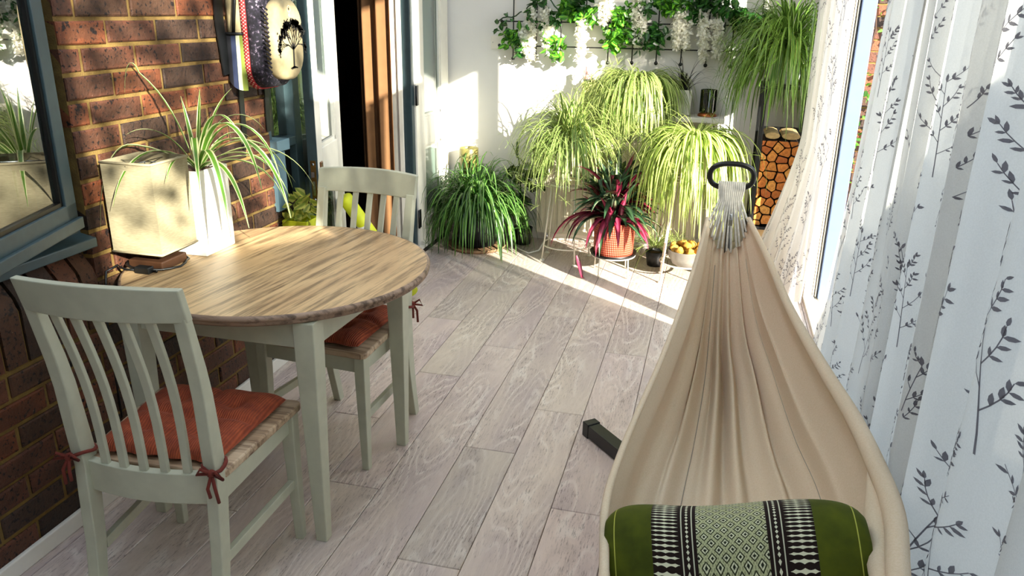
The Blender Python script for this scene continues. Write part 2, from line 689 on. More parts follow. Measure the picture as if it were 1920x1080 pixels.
def build_brick_wall():
    mb = MB()
    cols = []
    P = 0.0775
    J = 0.0125
    L = 0.232

    def courses(y0, y1, z0, z1, zref=0.0):
        k0 = int(math.floor((z0 - zref) / P))
        for k in range(k0, 60):
            a = zref + k * P
            if a + P < z0 + 0.02 or a > z1 - 0.02:
                continue
            za, zb = max(a + J / 2, z0), min(a + P - J / 2, z1)
            if zb - za < 0.015:
                continue
            y = y0 - (L / 2 if k % 2 else 0) - 0.03
            while y < y1:
                ya, yb = max(y, y0), min(y + L - J, y1)
                if yb - ya > 0.025:
                    add_brick(mb, cols, ya, yb, za, zb)
                y += L

    ZR = 1.509 - 19 * P - 0.0
    courses(-0.6, 1.95, 0.0, 0.58, 0.58 - 8 * P)           # under the window
    courses(1.95, 3.02, 0.0, 2.5, ZR)                       # pier between window and door set
    courses(3.02, 3.66, 0.0, 0.70, ZR)                      # under the side light
    courses(-0.6, 1.95, 2.12, 2.5, ZR)
    # soldier course of sloping cill bricks under the window
    y = -0.6
    while y < 1.94:
        ya, yb = y + 0.006, min(y + 0.0775 - 0.006, 1.945)
        t = brick_tint()
        xf = WX + BR.uniform(0.0, 0.004)
        prof = [(xf - 0.05, 0.592), (xf, 0.592), (xf, 0.745), (xf - 0.012, 0.78), (xf - 0.075, 0.865), (xf - 0.13, 0.84)]
        n0 = len(mb.f)
        mb.prism([(p[0], ya, p[1]) for p in prof], (0, yb - ya, 0), 0)
        cols += [t] * (len(mb.f) - n0)
        y += 0.0775
    # mortar bed and wall core
    n0 = len(mb.f)
    mb.box((WX - 0.25, -0.6, -0.03), (WX - 0.007, 1.95, 0.585), 1)
    mb.box((WX - 0.25, 1.95, -0.03), (WX - 0.007, 3.02, 2.5), 1)
    mb.box((WX - 0.25, 3.02, -0.03), (WX - 0.007, 3.66, 0.70), 1)
    mb.box((WX - 0.25, -0.6, 2.12), (WX - 0.007, 1.95, 2.5), 1)
    mb.prism([(WX - 0.2, -0.6, 0.585), (WX - 0.008, -0.6, 0.585), (WX - 0.008, -0.6, 0.74), (WX - 0.085, -0.6, 0.858), (WX - 0.2, -0.6, 0.855)], (0, 2.55, 0), 1)
    cols += [(0.3, 0.2, 0.1, 1)] * (len(mb.f) - n0)
    o = mb.build('wall_left', [MAT['brick'], MAT['mortar']])
    colour_attr(o, cols)
    struct(o)


def build_shell():
    mb = MB()
    mb.box((WX - 0.25, 4.76, -0.03), (WX - 0.05, BY + 0.1, 3.1))
    struct(mb.build('wall_left_far', MAT['plaster']))
    mb = MB()
    mb.box((WX - 0.25, -2.0, 2.5), (WX - 0.005, 4.76, 3.1))
    struct(mb.build('wall_left_upper', MAT['plaster']))
    mb = MB()
    mb.box((WX - 0.25, -2.0, -0.03), (WX, -0.6, 2.5))
    struct(mb.build('wall_left_near', MAT['plaster']))
    mb = MB()
    mb.box((-2.1, BY, -0.03), (GX + 0.1, BY + 0.12, 3.1))
    struct(mb.build('wall_back', MAT['plaster']))
    mb = MB()
    mb.box((-2.1, -2.1, -0.03), (GX + 0.1, -2.0, 3.1))
    struct(mb.build('wall_front', MAT['plaster']))
    mb = MB()
    mb.box((GX - 0.06, -2.0, -0.03), (GX + 0.1, -0.36, 3.1))
    mb.box((GX - 0.06, 2.6, 2.38), (GX + 0.1, BY, 3.1))
    mb.box((GX - 0.06, 5.02, 0.0), (GX + 0.1, BY, 2.4))
    mb.box((GX - 0.06, -0.36, 3.0), (GX + 0.1, 2.6, 3.1))
    struct(mb.build('wall_right', MAT['plaster']))
    # ceiling; two unseen openings added so sky light brightens the room
    mb = MB()
    y = -2.1
    for (a, b, c, d) in ((-2.1, -1.45, -2.1, 5.5), (-0.1, 0.8, -2.1, 5.5), (-1.45, -0.1, -2.1, -1.0), (-1.45, -0.1, 0.4, 0.9), (-0.68, -0.1, 0.9, 4.7), (-1.45, -0.1, 4.7, 5.5)):
        mb.box((a, c, 3.1), (b, d, 3.2))
    struct(mb.build('ceiling', MAT['ceiling']))
    # skirting along the brick
    mb = MB()
    mb.box((WX, -1.9, 0), (WX + 0.016, 3.0, 0.055))
    struct(mb.build('baseboard_left', MAT['white_paint'], bevel=0.004))
    mb = MB()
    mb.box((WX - 0.04, BY - 0.016, 0), (GX - 0.08, BY, 0.09))
    struct(mb.build('baseboard_back', MAT['white_paint'], bevel=0.004))
    # garden: ground, unseen sun blocker, its top shaped to shade the lower room
    mb = MB()
    mb.box((GX + 0.1, -4, -0.12), (9, 12, -0.05))
    struct(mb.build('ground', flat('garden_paving', '#8d857a', 0.9, var=0.2, scale=4)))
    D = 2.0
    prof = [(3.45, 0.05), (2.9, 0.80), (1.9, 1.36), (1.28, 1.60), (0.95, 1.70), (0.3, 1.85), (-0.2, 1.92), (-0.3, 2.0), (-0.33, 2.9)]
    pts = [(GX + D, y - 0.90 * (D + 0.1), z + 0.5 * (D + 0.1)) for y, z in prof]
    pts = [(GX + D, 1.6, -0.05), (GX + D, 1.57, 1.05)] + pts + [(GX + D, -4.0, 3.95), (GX + D, -4.0, -0.05)]
    mb = MB()
    mb.prism(pts, (0.15, 0, 0))
    struct(mb.build('wall_sun_blocker', flat('sun_blocker_render', '#9a8f80', 0.95, var=0.15)))


build_floor()
build_brick_wall()
build_shell()


def build_outside():
    """what shows through the gap beside the far curtain: garden brick wall, climber, coping"""
    mb = MB()
    cols = []
    for k in range(22):
        z = k * 0.0775
        x = 0.75 - (0.116 if k % 2 else 0)
        while x < 4.2:
            t = brick_tint()
            n0 = len(mb.f)
            mb.box((x, 6.2, z + 0.006), (x + 0.22, 6.25, z + 0.0715))
            cols += [t] * (len(mb.f) - n0)
            x += 0.232
    n0 = len(mb.f)
    mb.box((0.7, 6.208, -0.05), (4.3, 6.4, 1.72), 1)
    cols += [(0.3, 0.2, 0.1, 1)] * (len(mb.f) - n0)
    o = mb.build('wall_garden_far', [MAT['brick'], MAT['mortar']])
    colour_attr(o, cols)
    struct(o)
    t = thing('climbing_shrub', 'leafy green climber on the garden wall seen through the curtain gap', 'shrub', (1.35, 6.0, -0.05))
    mb = MB()
    r = random.Random(5)
    for i in range(900):
        c = Vector((r.uniform(-0.55, 0.9), r.uniform(-0.12, 0.12), r.choice((r.gauss(1.75, 0.14), r.gauss(1.0, 0.16), r.gauss(0.75, 0.2)))))
        leaf_blob(mb, c, r.uniform(0.03, 0.06), r)
    mb.build('foliage', MAT['ivy'], t)
    mb = MB()
    for k in range(4):
        p = [(-0.4 + k * 0.35 + 0.05 * math.sin(i + k), 0.02 * math.cos(i), i * 0.19) for i in range(11)]
        mb.tube(p, 0.008, 5)
    mb.build('stem', MAT['dark_wood'], t)


def leaf_blob(mb, c, size, r, droop=0.0, mi=0):
    """one pointed leaf, folded on its midrib"""
    d = Vector((r.gauss(0, 1), r.gauss(0, 1), r.gauss(0, 0.8) - droop)).normalized()
    n = Vector((r.gauss(0, 1), r.gauss(0, 1), r.gauss(0, 1)))
    s = d.cross(n).normalized()
    u = s.cross(d)
    L, W = size, size * 0.32
    pts = [c, c + d * L * 0.35 + s * W + u * W * 0.3, c + d * L * 0.7 + s * W * 0.75 + u * W * 0.2, c + d * L,
           c + d * L * 0.7 - s * W * 0.75 + u * W * 0.2, c + d * L * 0.35 - s * W + u * W * 0.3, c + d * L * 0.5]
    tv = r.random()
    uv = [(0.5, tv), (1, tv), (1, tv), (0.5, tv), (0, tv), (0, tv), (0.5, tv)]
    mb.add(pts, [(0, 1, 6), (1, 2, 6), (2, 3, 6), (3, 4, 6), (4, 5, 6), (5, 0, 6)], mi, uv, True)


MAT['ivy'] = mat_leaf('ivy_leaf', '#4f8a2c', '#6aa53a', 0.3, 0.35, 0.35, 0.45)
build_outside()


def build_dapple_tree():
    """small unseen tree added outside the near glazing; its open crown dapples the sun on the brick pier"""
    t = thing('dapple_tree', 'small unseen tree added outside the glazing to dapple the sun', 'tree', (2.15, -1.0, -0.05))
    r = random.Random(17)
    mb = MB()
    for k in range(460):  # added foliage thins the sun before it reaches the pier
        p = Vector((r.gauss(0, 0.16), r.uniform(-0.62, 0.72), 0))
        p.z = 3.38 + r.uniform(-0.62, 0.75) - 0.2 * p.y
        leaf_blob(mb, p, r.uniform(0.06, 0.13), r)
    mb.build('crown', MAT['ivy'], t)
    mb = MB()
    mb.tube([(0, 0, 0), (0.02, 0.03, 1.2), (-0.02, 0.0, 2.3), (0.03, 0.02, 3.6)], [0.04, 0.035, 0.026, 0.008], 10)
    for k in range(9):
        a = r.uniform(0, 2 * PI)
        z = 2.3 + k * 0.15
        mb.tube([(0, 0, z), (0.1 * math.cos(a), 0.35 * math.sin(a), z + 0.2), (0.14 * math.cos(a), 0.6 * math.sin(a), z + 0.45)], [0.012, 0.008, 0.004], 6)
    mb.build('trunk', MAT['dark_wood'], t)


build_dapple_tree()


# ------------------------------------------------------------------ left window with its ajar casement
def build_left_window():
    t = bpy.data.objects.new('window_1', None)
    COL.objects.link(t)
    struct(t)
    x1 = WX - 0.03
    mb = MB()
    for (ya, yb, za, zb) in ((1.87, 1.945, 0.87, 2.12), (-0.6, -0.53, 0.87, 2.12), (-0.53, 1.87, 0.87, 0.93), (-0.53, 1.87, 2.06, 2.12)):
        mb.box((x1 - 0.07, ya, za), (x1, yb, zb))
    mb.build('window_frame', MAT['blue_paint'], t, bevel=0.004)
    mb = MB()
    mb.prism([(x1 - 0.08, -0.6, 0.865), (WX + 0.025, -0.6, 0.848), (WX + 0.025, -0.6, 0.878), (x1 - 0.08, -0.6, 0.905)], (0, 2.545, 0))
    mb.build('window_sill', MAT['blue_paint'], t, bevel=0.004)
    # casement leaf hinged at its far edge, swung out about 18 degrees
    M = Matrix.Translation((-1.797, 1.895, 0)) @ Matrix.Rotation(R(18), 4, 'Z')
    # local: leaf runs along -Y from the hinge
    Lw = 0.95
    z0, z1 = 0.925, 2.05
    mb = MB()
    st = 0.062
    for (ya, yb, za, zb) in ((-st, 0, z0, z1), (-Lw, -Lw + st, z0, z1), (-Lw, 0, z0, z0 + 0.075), (-Lw, 0, z1 - st, z1)):
        mb.box((-0.045, ya, za), (0.0, yb, zb), 0, M)
    mb.box((0.0, -Lw, z0 - 0.004), (0.014, 0, z0 + 0.03), 0, M)
    c = mb.build('casement', MAT['blue_paint'], t, bevel=0.003)
    mb = MB()
    mb.box((-0.030, -Lw + st, z0 + 0.075), (-0.018, -st, z1 - st), 0, M)
    mb.build('pane', MAT['glass_bright'], c)
    mb = MB()
    g = 0.012
    for (ya, yb, za, zb) in ((-st - g, -st, z0 + 0.075, z1 - st), (-Lw + st, -Lw + st + g, z0 + 0.075, z1 - st), (-Lw + st, -st, z0 + 0.075, z0 + 0.075 + g), (-Lw + st, -st, z1 - st - g, z1 - st)):
        mb.box((-0.018, ya, za), (-0.008, yb, zb), 0, M)
    mb.build('glazing_bead', MAT['black'], c)
    # room behind the window
    mb = MB()
    mb.box((-3.4, -0.9, 0.0), (-3.35, 3.0, 2.6))
    mb.box((-3.35, -0.95, 0.0), (WX - 0.25, -0.9, 2.6))
    mb.box((-3.35, 2.45, 0.0), (WX - 0.25, 2.5, 2.6))
    mb.box((-3.4, -0.95, 2.6), (WX - 0.25, 2.5, 2.65))
    mb.box((-3.4, -0.95, -0.05), (WX - 0.25, 2.5, 0.0))
    struct(mb.build('wall_inner_room', flat('inner_room_grey', '#6f6f6a', 0.9)))


build_left_window()


# ------------------------------------------------------------------ door set in the left wall
def door_leaf(t, M, W, z0, z1, stile, mid_z, face_mat, edge_mat, lower=True):
    """glazed leaf; local x = thickness (0..0.045), y = width"""
    T = 0.045
    zb = z0 + 0.20
    zt = z1 - 0.1
    mb = MB()
    for (ya, yb, za, zc) in ((0, stile, z0, z1), (W - stile, W, z0, z1), (stile, W - stile, z0, zb), (stile, W - stile, mid_z - 0.09, mid_z + 0.09), (stile, W - stile, zt, z1)):
        mb.box((-T, ya, za), (0, yb, zc), 0, M)
    fr = mb.build('door_frame', face_mat, t, bevel=0.003)
    mb = MB()
    bd = 0.018
    for (za, zc) in ((zb, mid_z - 0.09), (mid_z + 0.09, zt)):
        for (ya, yb, a, b) in ((stile, stile + bd, za, zc), (W - stile - bd, W - stile, za, zc), (stile, W - stile, za, za + bd), (stile, W - stile, zc - bd, zc)):
            mb.box((-0.022, ya, a), (-0.008, yb, b), 0, M)
    mb.build('glazing_bead', face_mat, t)
    for (za, zc) in ((zb, mid_z - 0.09), (mid_z + 0.09, zt)):
        mb = MB()
        mb.box((-0.026, stile, za), (-0.020, W - stile, zc), 0, M)
        mb.build('pane', MAT['glass'], t)
    return fr


def build_doors():
    # near leaf folded back toward the brick pier
    ang = 12.0
    t = bpy.data.objects.new('door_1', None)
    COL.objects.link(t)
    struct(t)
    W = 0.45
    hinge = Vector((WX + 0.005, 3.68, 0))
    near = hinge + Vector((math.sin(R(ang)), -math.cos(R(ang)), 0)) * W
    M = Matrix.Translation(near) @ Matrix.Rotation(R(ang), 4, 'Z')
    door_leaf(t, M, W, 0.02, 2.02, 0.085, 0.85, MAT['white_paint'], MAT['blue_paint'])
    mb = MB()
    mb.box((-0.0455, -0.003, 0.02), (-0.002, 0.0, 2.02), 0, M)
    e = mb.build('door_edge', MAT['blue_paint'], t)
    mb = MB()
    mb.box((-0.035, -0.006, 0.70), (-0.010, -0.003, 0.895), 0, M)
    lock = mb.build('lock_plate', MAT['brass'], t, bevel=0.001)
    mb = MB()
    mb.box((-0.030, -0.016, 0.82), (-0.016, -0.006, 0.845), 0, M)
    mb.box((-0.029, -0.008, 0.735), (-0.017, -0.006, 0.80), 0, M)
    for z in (0.878, 0.715):
        mb.tube([M @ Vector((-0.0225, -0.006, z)), M @ Vector((-0.0225, -0.009, z))], 0.006, 10)
    mb.build('latch_bolt', MAT['chrome'], lock)
    mb = MB()
    mb.box((0.0, 0.022, 0.665), (0.008, 0.058, 0.885), 0, M)
    h = mb.build('handle_plate', MAT['bronze'], t, bevel=0.004)
    mb = MB()
    mb.tube([M @ Vector((0.008, 0.04, 0.815)), M @ Vector((0.05, 0.04, 0.815)), M @ Vector((0.055, 0.05, 0.815)), M @ Vector((0.055, 0.14, 0.812))], 0.008, 10)
    mb.build('handle_lever', MAT['bronze'], h)
    # far leaf folded flat against the wall by the corner
    t2 = bpy.data.objects.new('door_2', None)
    COL.objects.link(t2)
    struct(t2)
    M2 = Matrix.Translation((WX + 0.008, 4.735, 0))
    door_leaf(t2, M2, 0.63, 0.025, 2.02, 0.15, 0.80, MAT['white_paint'], MAT['white_paint'])
    mb = MB()
    for z in (1.04, 0.25, 1.85):
        mb.box((0.0, -0.012, z - 0.06), (0.006, 0.03, z + 0.06), 0, M2)
        mb.tube([M2 @ Vector((0.006, -0.012, z - 0.06)), M2 @ Vector((0.006, -0.012, z + 0.06))], 0.007, 8)
    mb.build('door_hinge', MAT['black'], t2)
    mb = MB()
    mb.box((-0.04, 0.0, 0.0), (0.004, 0.63, 0.022), 0, M2)
    mb.build('draught_strip', MAT['black_plastic'], t2)
    # frame of the opening
    mb = MB()
    mb.box((WX - 0.06, 4.685, 0), (WX - 0.003, 4.735, 2.5))
    struct(mb.build('trim_1', MAT['blue_paint'], bevel=0.005))
    mb = MB()
    mb.box((WX - 0.10, 3.69, 0), (WX - 0.03, 3.75, 2.5))
    struct(mb.build('trim_3', MAT['blue_paint'], bevel=0.005))
    mb = MB()
    mb.box((WX - 0.25, 4.70, 0), (WX - 0.06, 4.76, 2.5))
    mb.box((WX - 0.09, 4.680, 0), (WX - 0.06, 4.70, 2.5))
    struct(mb.build('trim_2', MAT['white_paint'], bevel=0.004))
    # side light between pier and opening: blue frame, dark glass
    t3 = bpy.data.objects.new('window_2', None)
    COL.objects.link(t3)
    struct(t3)
    mb = MB()
    for (ya, yb, za, zb) in ((3.02, 3.06, 0.98, 2.5), (3.26, 3.32, 0.70, 2.5), (3.02, 3.26, 0.96, 1.0), (3.58, 3.66, 0.7, 2.5), (3.32, 3.58, 0.7, 0.78)):
        mb.box((WX - 0.10, ya, za), (WX - 0.015, yb, zb))
    mb.build('window_frame', MAT['blue_paint'], t3, bevel=0.004)
    mb = MB()
    mb.box((WX - 0.06, 3.02, 0.70), (WX + 0.012, 3.11, 0.955))
    mb.box((WX - 0.06, 3.02, 0.962), (WX + 0.03, 3.125, 1.01))
    mb.build('window_sill', MAT['blue_light'], t3, bevel=0.004)
    mb = MB()
    mb.box((WX - 0.065, 3.06, 1.0), (WX - 0.058, 3.26, 2.5))
    mb.box((WX - 0.065, 3.32, 0.78), (WX - 0.058, 3.58, 2.5))
    mb.build('pane', MAT['glass_bright'], t3)
    mb = MB()
    mb.box((WX - 0.08, 3.11, 0.70), (WX - 0.05, 3.26, 0.96))  # black sheet in place of the deep shadow behind the door leaf
    mb.build('panel', MAT['black'], t3)
    # dim room beyond the doorway
    mb = MB()
    cols = []
    for k in range(30):
        z = k * 0.0775
        y = 3.0 - (0.116 if k % 2 else 0)
        while y < 7.2:
            n0 = len(mb.f)
            mb.box((-3.53, y, z + 0.006), (-3.5, y + 0.22, z + 0.0715))
            cols += [brick_tint()] * (len(mb.f) - n0)
            y += 0.232
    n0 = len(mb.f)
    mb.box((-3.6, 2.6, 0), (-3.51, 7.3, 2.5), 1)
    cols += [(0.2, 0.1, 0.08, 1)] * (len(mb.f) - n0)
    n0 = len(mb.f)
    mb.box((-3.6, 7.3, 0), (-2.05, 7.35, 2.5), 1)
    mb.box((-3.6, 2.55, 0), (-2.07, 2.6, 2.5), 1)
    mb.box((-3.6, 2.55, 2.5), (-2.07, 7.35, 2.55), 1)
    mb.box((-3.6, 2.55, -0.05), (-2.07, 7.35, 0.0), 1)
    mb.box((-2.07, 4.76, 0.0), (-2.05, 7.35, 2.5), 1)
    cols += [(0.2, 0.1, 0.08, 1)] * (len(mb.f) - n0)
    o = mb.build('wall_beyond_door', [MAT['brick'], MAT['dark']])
    colour_attr(o, cols)
    struct(o)
    # tan curtain hanging just inside the doorway
    def Pc(i, j):
        u = i / 60
        z = 0.03 + 2.3 * j / 10
        return (lerp(-2.125, -1.91, u), 4.60 + 0.036 * math.sin(u * 15 + 1) * (1 - 0.15 * j / 10), z)
    mb = MB()
    mb.grid(Pc, 60, 10)
    o = mb.build('door_curtain', MAT['tan_curtain'])
    tag(o, 'tan brown curtain hanging inside the open doorway', 'curtain')
    b = o.modifiers.new('solid', 'SOLIDIFY')
    b.thickness = 0.004


build_doors()


# ------------------------------------------------------------------ sliding glazing on the right
def build_glazing():
    t = bpy.data.objects.new('window_3', None)
    COL.objects.link(t)
    struct(t)
    mb = MB()
    mb.box((0.60, -0.36, -0.03), (0.66, 5.02, 0.018))
    mb.box((0.685, -0.36, -0.03), (0.78, 5.02, 0.012))
    mb.box((0.66, -0.36, -0.03), (0.685, 5.02, 0.004))
    mb.build('threshold', MAT['white_paint'], t, bevel=0.003)
    # jamb with its vertical tracks at the far end of the opening
    mb = MB()
    mb.box((0.602, 4.57, 0.018), (0.645, 4.69, 2.38))
    mb.box((0.652, 4.58, 0.018), (0.658, 4.67, 2.38))
    mb.box((0.666, 4.58, 0.018), (0.672, 4.67, 2.38))
    mb.box((0.600, 4.62, 0.018), (0.76, 4.69, 2.38))
    mb.build('jamb', MAT['white_paint'], t, bevel=0.002)
    mb = MB()
    mb.box((0.680, 4.56, 0.012), (0.752, 4.62, 2.38))
    mb.build('outer_jamb', MAT['sky_tint'], t, bevel=0.004)
    mb = MB()
    mb.box((0.62, 4.69, 2.30), (0.76, 5.02, 2.38))
    mb.box((0.62, 4.96, 0.018), (0.76, 5.02, 2.38))
    mb.build('frame', MAT['white_paint'], t, bevel=0.003)
    mb = MB()
    mb.box((0.69, 4.69, 0.02), (0.696, 4.96, 2.30))
    mb.build('pane', MAT['clear'], t)
    for (a, b, zt) in ((2.38, 3.44, 2.38), (0.98, 2.42, 3.0), (-0.36, 1.02, 3.0)):
        mb = MB()
        x = 0.70
        mb.box((x, a, 0.012), (x + 0.04, a + 0.05, zt))
        mb.box((x, b - (0.13 if b > 3 else 0.05), 0.012), (x + 0.04, b, zt))
        mb.box((x, a, 0.012), (x + 0.04, b, 0.08))
        mb.box((x, a, zt - 0.06), (x + 0.04, b, zt))
        s = mb.build('sash', MAT['white_paint'], t, bevel=0.003)
        mb = MB()
        mb.box((x + 0.017, a + 0.05, 0.08), (x + 0.023, b - 0.05, zt - 0.06))
        mb.build('pane', MAT['clear'], s)


MAT['sky_tint'] = flat('sky_tinted_frame', '#61749a', 0.35, var=0.03)  # sky light on the outer jamb, put into its colour as blue
build_glazing()


# ------------------------------------------------------------------ curtains
def mat_sheer():
    m = NT('sheer_voile')
    v = m.coords()
    q = m.sep(v)
    weave = m.noise(m.comb(m.math('MULTIPLY', q[0], 300), m.math('MULTIPLY', q[1], 300), m.math('MULTIPLY', q[2], 300)), 1.0, 2)
    c = m.ramp(weave, ((0.3, '#acaba9'), (0.7, '#bcbbb9')))
    m.color(c).rough(0.85)
    m.b.inputs['Specular IOR Level'].default_value = 0.1
    mx = m.translucent('#dedcd6', 0.47)
    tr = m.n('ShaderNodeBsdfTransparent')
    m2 = m.n('ShaderNodeMixShader')
    m2.inputs[0].default_value = 0.09
    m.l(mx.outputs[0], m2.inputs[1])
    m.l(tr.outputs[0], m2.inputs[2])
    m.l(m2.outputs[0], m.out.inputs[0])
    return m.m


MAT['sheer'] = mat_sheer()
m_ = NT('grey_leaf_print')
m_.color('#63616a').rough(0.9)
m_.translucent('#8d8b92', 0.5)
MAT['print'] = m_.m
MAT['cur_rod'] = MAT['black']


def sprig(r, scale):
    """flat sprig: list of polygons in (u, v)"""
    polys = []

    def stroke(pts, w0, w1):
        n = len(pts)
        for i in range(n - 1):
            (x0, y0), (x1, y1) = pts[i], pts[i + 1]
            dx, dy = x1 - x0, y1 - y0
            L = math.hypot(dx, dy) or 1
            nx, ny = -dy / L, dx / L
            a = lerp(w0, w1, i / (n - 1)) / 2
            b = lerp(w0, w1, (i + 1) / (n - 1)) / 2
            polys.append([(x0 - nx * a, y0 - ny * a), (x1 - nx * b, y1 - ny * b), (x1 + nx * b, y1 + ny * b), (x0 + nx * a, y0 + ny * a)])

    def leaf(x, y, a, L):
        c, s = math.cos(a), math.sin(a)
        pr = [(0, 0), (0.3, 0.17), (0.65, 0.16), (1, 0), (0.65, -0.16), (0.3, -0.17)]
        polys.append([(x + (p * c - q * s) * L, y + (p * s + q * c) * L) for p, q in pr])

    lean = r.uniform(-0.35, 0.35)
    H = scale
    st = [(lean * H * (k / 8) ** 1.5 * 0.6, H * k / 8) for k in range(9)]
    stroke(st, 0.0115 * H, 0.006 * H)
    side = r.choice((-1, 1))
    for k in range(2, 9):
        x, y = st[k]
        side = -side
        a = PI / 2 - side * r.uniform(0.5, 0.95)
        L = H * r.uniform(0.30, 0.44) * (1.15 - 0.07 * k)
        p2 = [(x + math.cos(a - side * 0.25 * t / 4 * -1) * L * t / 4, y + math.sin(a + 0.0) * L * t / 4) for t in range(5)]
        stroke(p2, 0.008 * H, 0.005 * H)
        for t in (1, 2, 3, 4):
            for sg in (-1, 1):
                if r.random() < 0.72:
                    leaf(p2[t][0], p2[t][1], a + sg * r.uniform(0.5, 0.9) if t < 4 else a + sg * 0.35, H * r.uniform(0.045, 0.08))
    leaf(st[-1][0], st[-1][1], PI / 2 + lean, H * 0.09)
    return polys


def curtain(name, label, P, W, z0, z1, nu, nv, seed, sprig_scale=0.15, dens=1.0, mats=None, side=1, gather=1.55):
    """P(u in metres of track, z) -> point; prints are small faces lying on the cloth"""
    mb = MB()
    mb.grid(lambda i, j: P(W * i / nu, lerp(z0, z1, j / nv)), nu, nv, 0, True)

    def N(u, z):
        e = 0.004
        a = Vector(P(u + e, z)) - Vector(P(u - e, z))
        b = Vector(P(u, z + e)) - Vector(P(u, z - e))
        return a.cross(b).normalized()
    r = random.Random(seed)
    rows = int((z1 - z0) / (sprig_scale * 0.92))
    step = sprig_scale * 0.72 / gather
    for row in range(rows):
        z = z0 + 0.02 + row * sprig_scale * 0.92
        u = (0.5 * step if row % 2 else 0.0) + 0.01
        while u < W - 0.01:
            if r.random() < dens:
                uu, zz = u + r.uniform(-0.1, 0.1) * step, z + r.uniform(-0.02, 0.02)
                for poly in sprig(r, sprig_scale * r.uniform(0.8, 1.1)):
                    pts = []
                    ok = True
                    for (a, b) in poly:
                        pu, pz = uu + a / gather, zz + b
                        if pu < 0.006 or pu > W - 0.006 or pz > z1 - 0.01 or pz < z0 + 0.01:
                            ok = False
                            break
                        pts.append(Vector(P(pu, pz)) + N(pu, pz) * (0.0022 * side))
                    if ok:
                        mb.add(pts, [tuple(range(len(pts)))], 1)
            u += step
    o = mb.build(name, mats or [MAT['sheer'], MAT['print']])
    return tag(o, label, 'curtain', 'sheer curtains along the glazed side')


def build_curtains():
    # far curtain, swept into the room at its foot
    def PA(u, z):
        t = u / 1.0
        a = max(0.0, (0.92 - z) / 0.92) ** 1.25
        top = Vector((lerp(0.500, 0.592, t), lerp(4.75, 4.22, t), 0))
        foot = Vector((lerp(0.235, 0.578, t), lerp(4.64, 4.44, t), 0))
        p = top.lerp(foot, a)
        amp = 0.016 + 0.008 * a
        ph = t * 2 * PI * 5.5 + 0.5 * math.sin(z * 1.7)
        p += Vector((0.9, 0.4, 0)) * (amp * math.sin(ph) - 0.012)
        p.z = z
        return p
    curtain('curtain', 'sheer leaf-print curtain by the log store, its foot swept into the room', PA, 1.0, 0.02, 2.28, 120, 40, 21, 0.20, 0.8, side=1, gather=1.0)

    def straight(xa, xb, ya, yb, amp, waves, ph0, W, flare=0.0):
        def P(u, z):
            t = u / W
            k = (2.28 - z) / 2.28
            y = lerp(ya, yb, t) + flare * k ** 1.6 * (1 - t)
            ph = t * 2 * PI * waves + ph0 + 0.45 * math.sin(z * 1.3 + t * 5)
            x = lerp(xa, xb, t) - amp * (0.75 + 0.4 * k) * (math.sin(ph) + 0.35 * math.sin(2.3 * ph + 1.0 + z * 0.8))
            yy = y + amp * 1.15 * math.cos(ph)
            return Vector((x, yy, z))
        return P
    curtain('curtain', 'bright sheer leaf-print curtain beside the gap to the garden', straight(0.560, 0.565, 2.90, 2.40, 0.050, 3.6, 0.4, 0.95, 0.56), 0.95, 0.02, 2.28, 200, 36, 5, 0.23, 0.85, side=1)
    curtain('curtain', 'middle sheer leaf-print curtain just beyond the nearest one', straight(0.56, 0.575, 2.34, 1.80, 0.044, 2.6, 1.2, 0.64, 0.05), 0.64, 0.02, 2.28, 140, 36, 8, 0.25, 0.9, side=1)
    curtain('curtain', 'nearest sheer leaf-print curtain, greyest and with the largest sprigs, at the right edge', straight(0.525, 0.565, 1.84, 0.93, 0.046, 3.9, 2.0, 0.94), 0.94, 0.02, 2.28, 160, 36, 13, 0.29, 0.95, side=1)
    t = thing('curtain_rod', 'thin black rod carrying all the sheer curtains along the glazing', 'curtain rod', (0.56, 3.1, 2.30))
    mb = MB()
    mb.tube([(0, -2.1, 0), (0, 2.1, 0)], 0.009, 10)
    mb.build('rod', MAT['black'], t)
    for y in (-2.0, 0.0, 2.0):
        mb = MB()
        mb.cbox((0.045, y, 0.01), (0.10, 0.02, 0.02))
        mb.build('bracket', MAT['black'], t)


build_curtains()


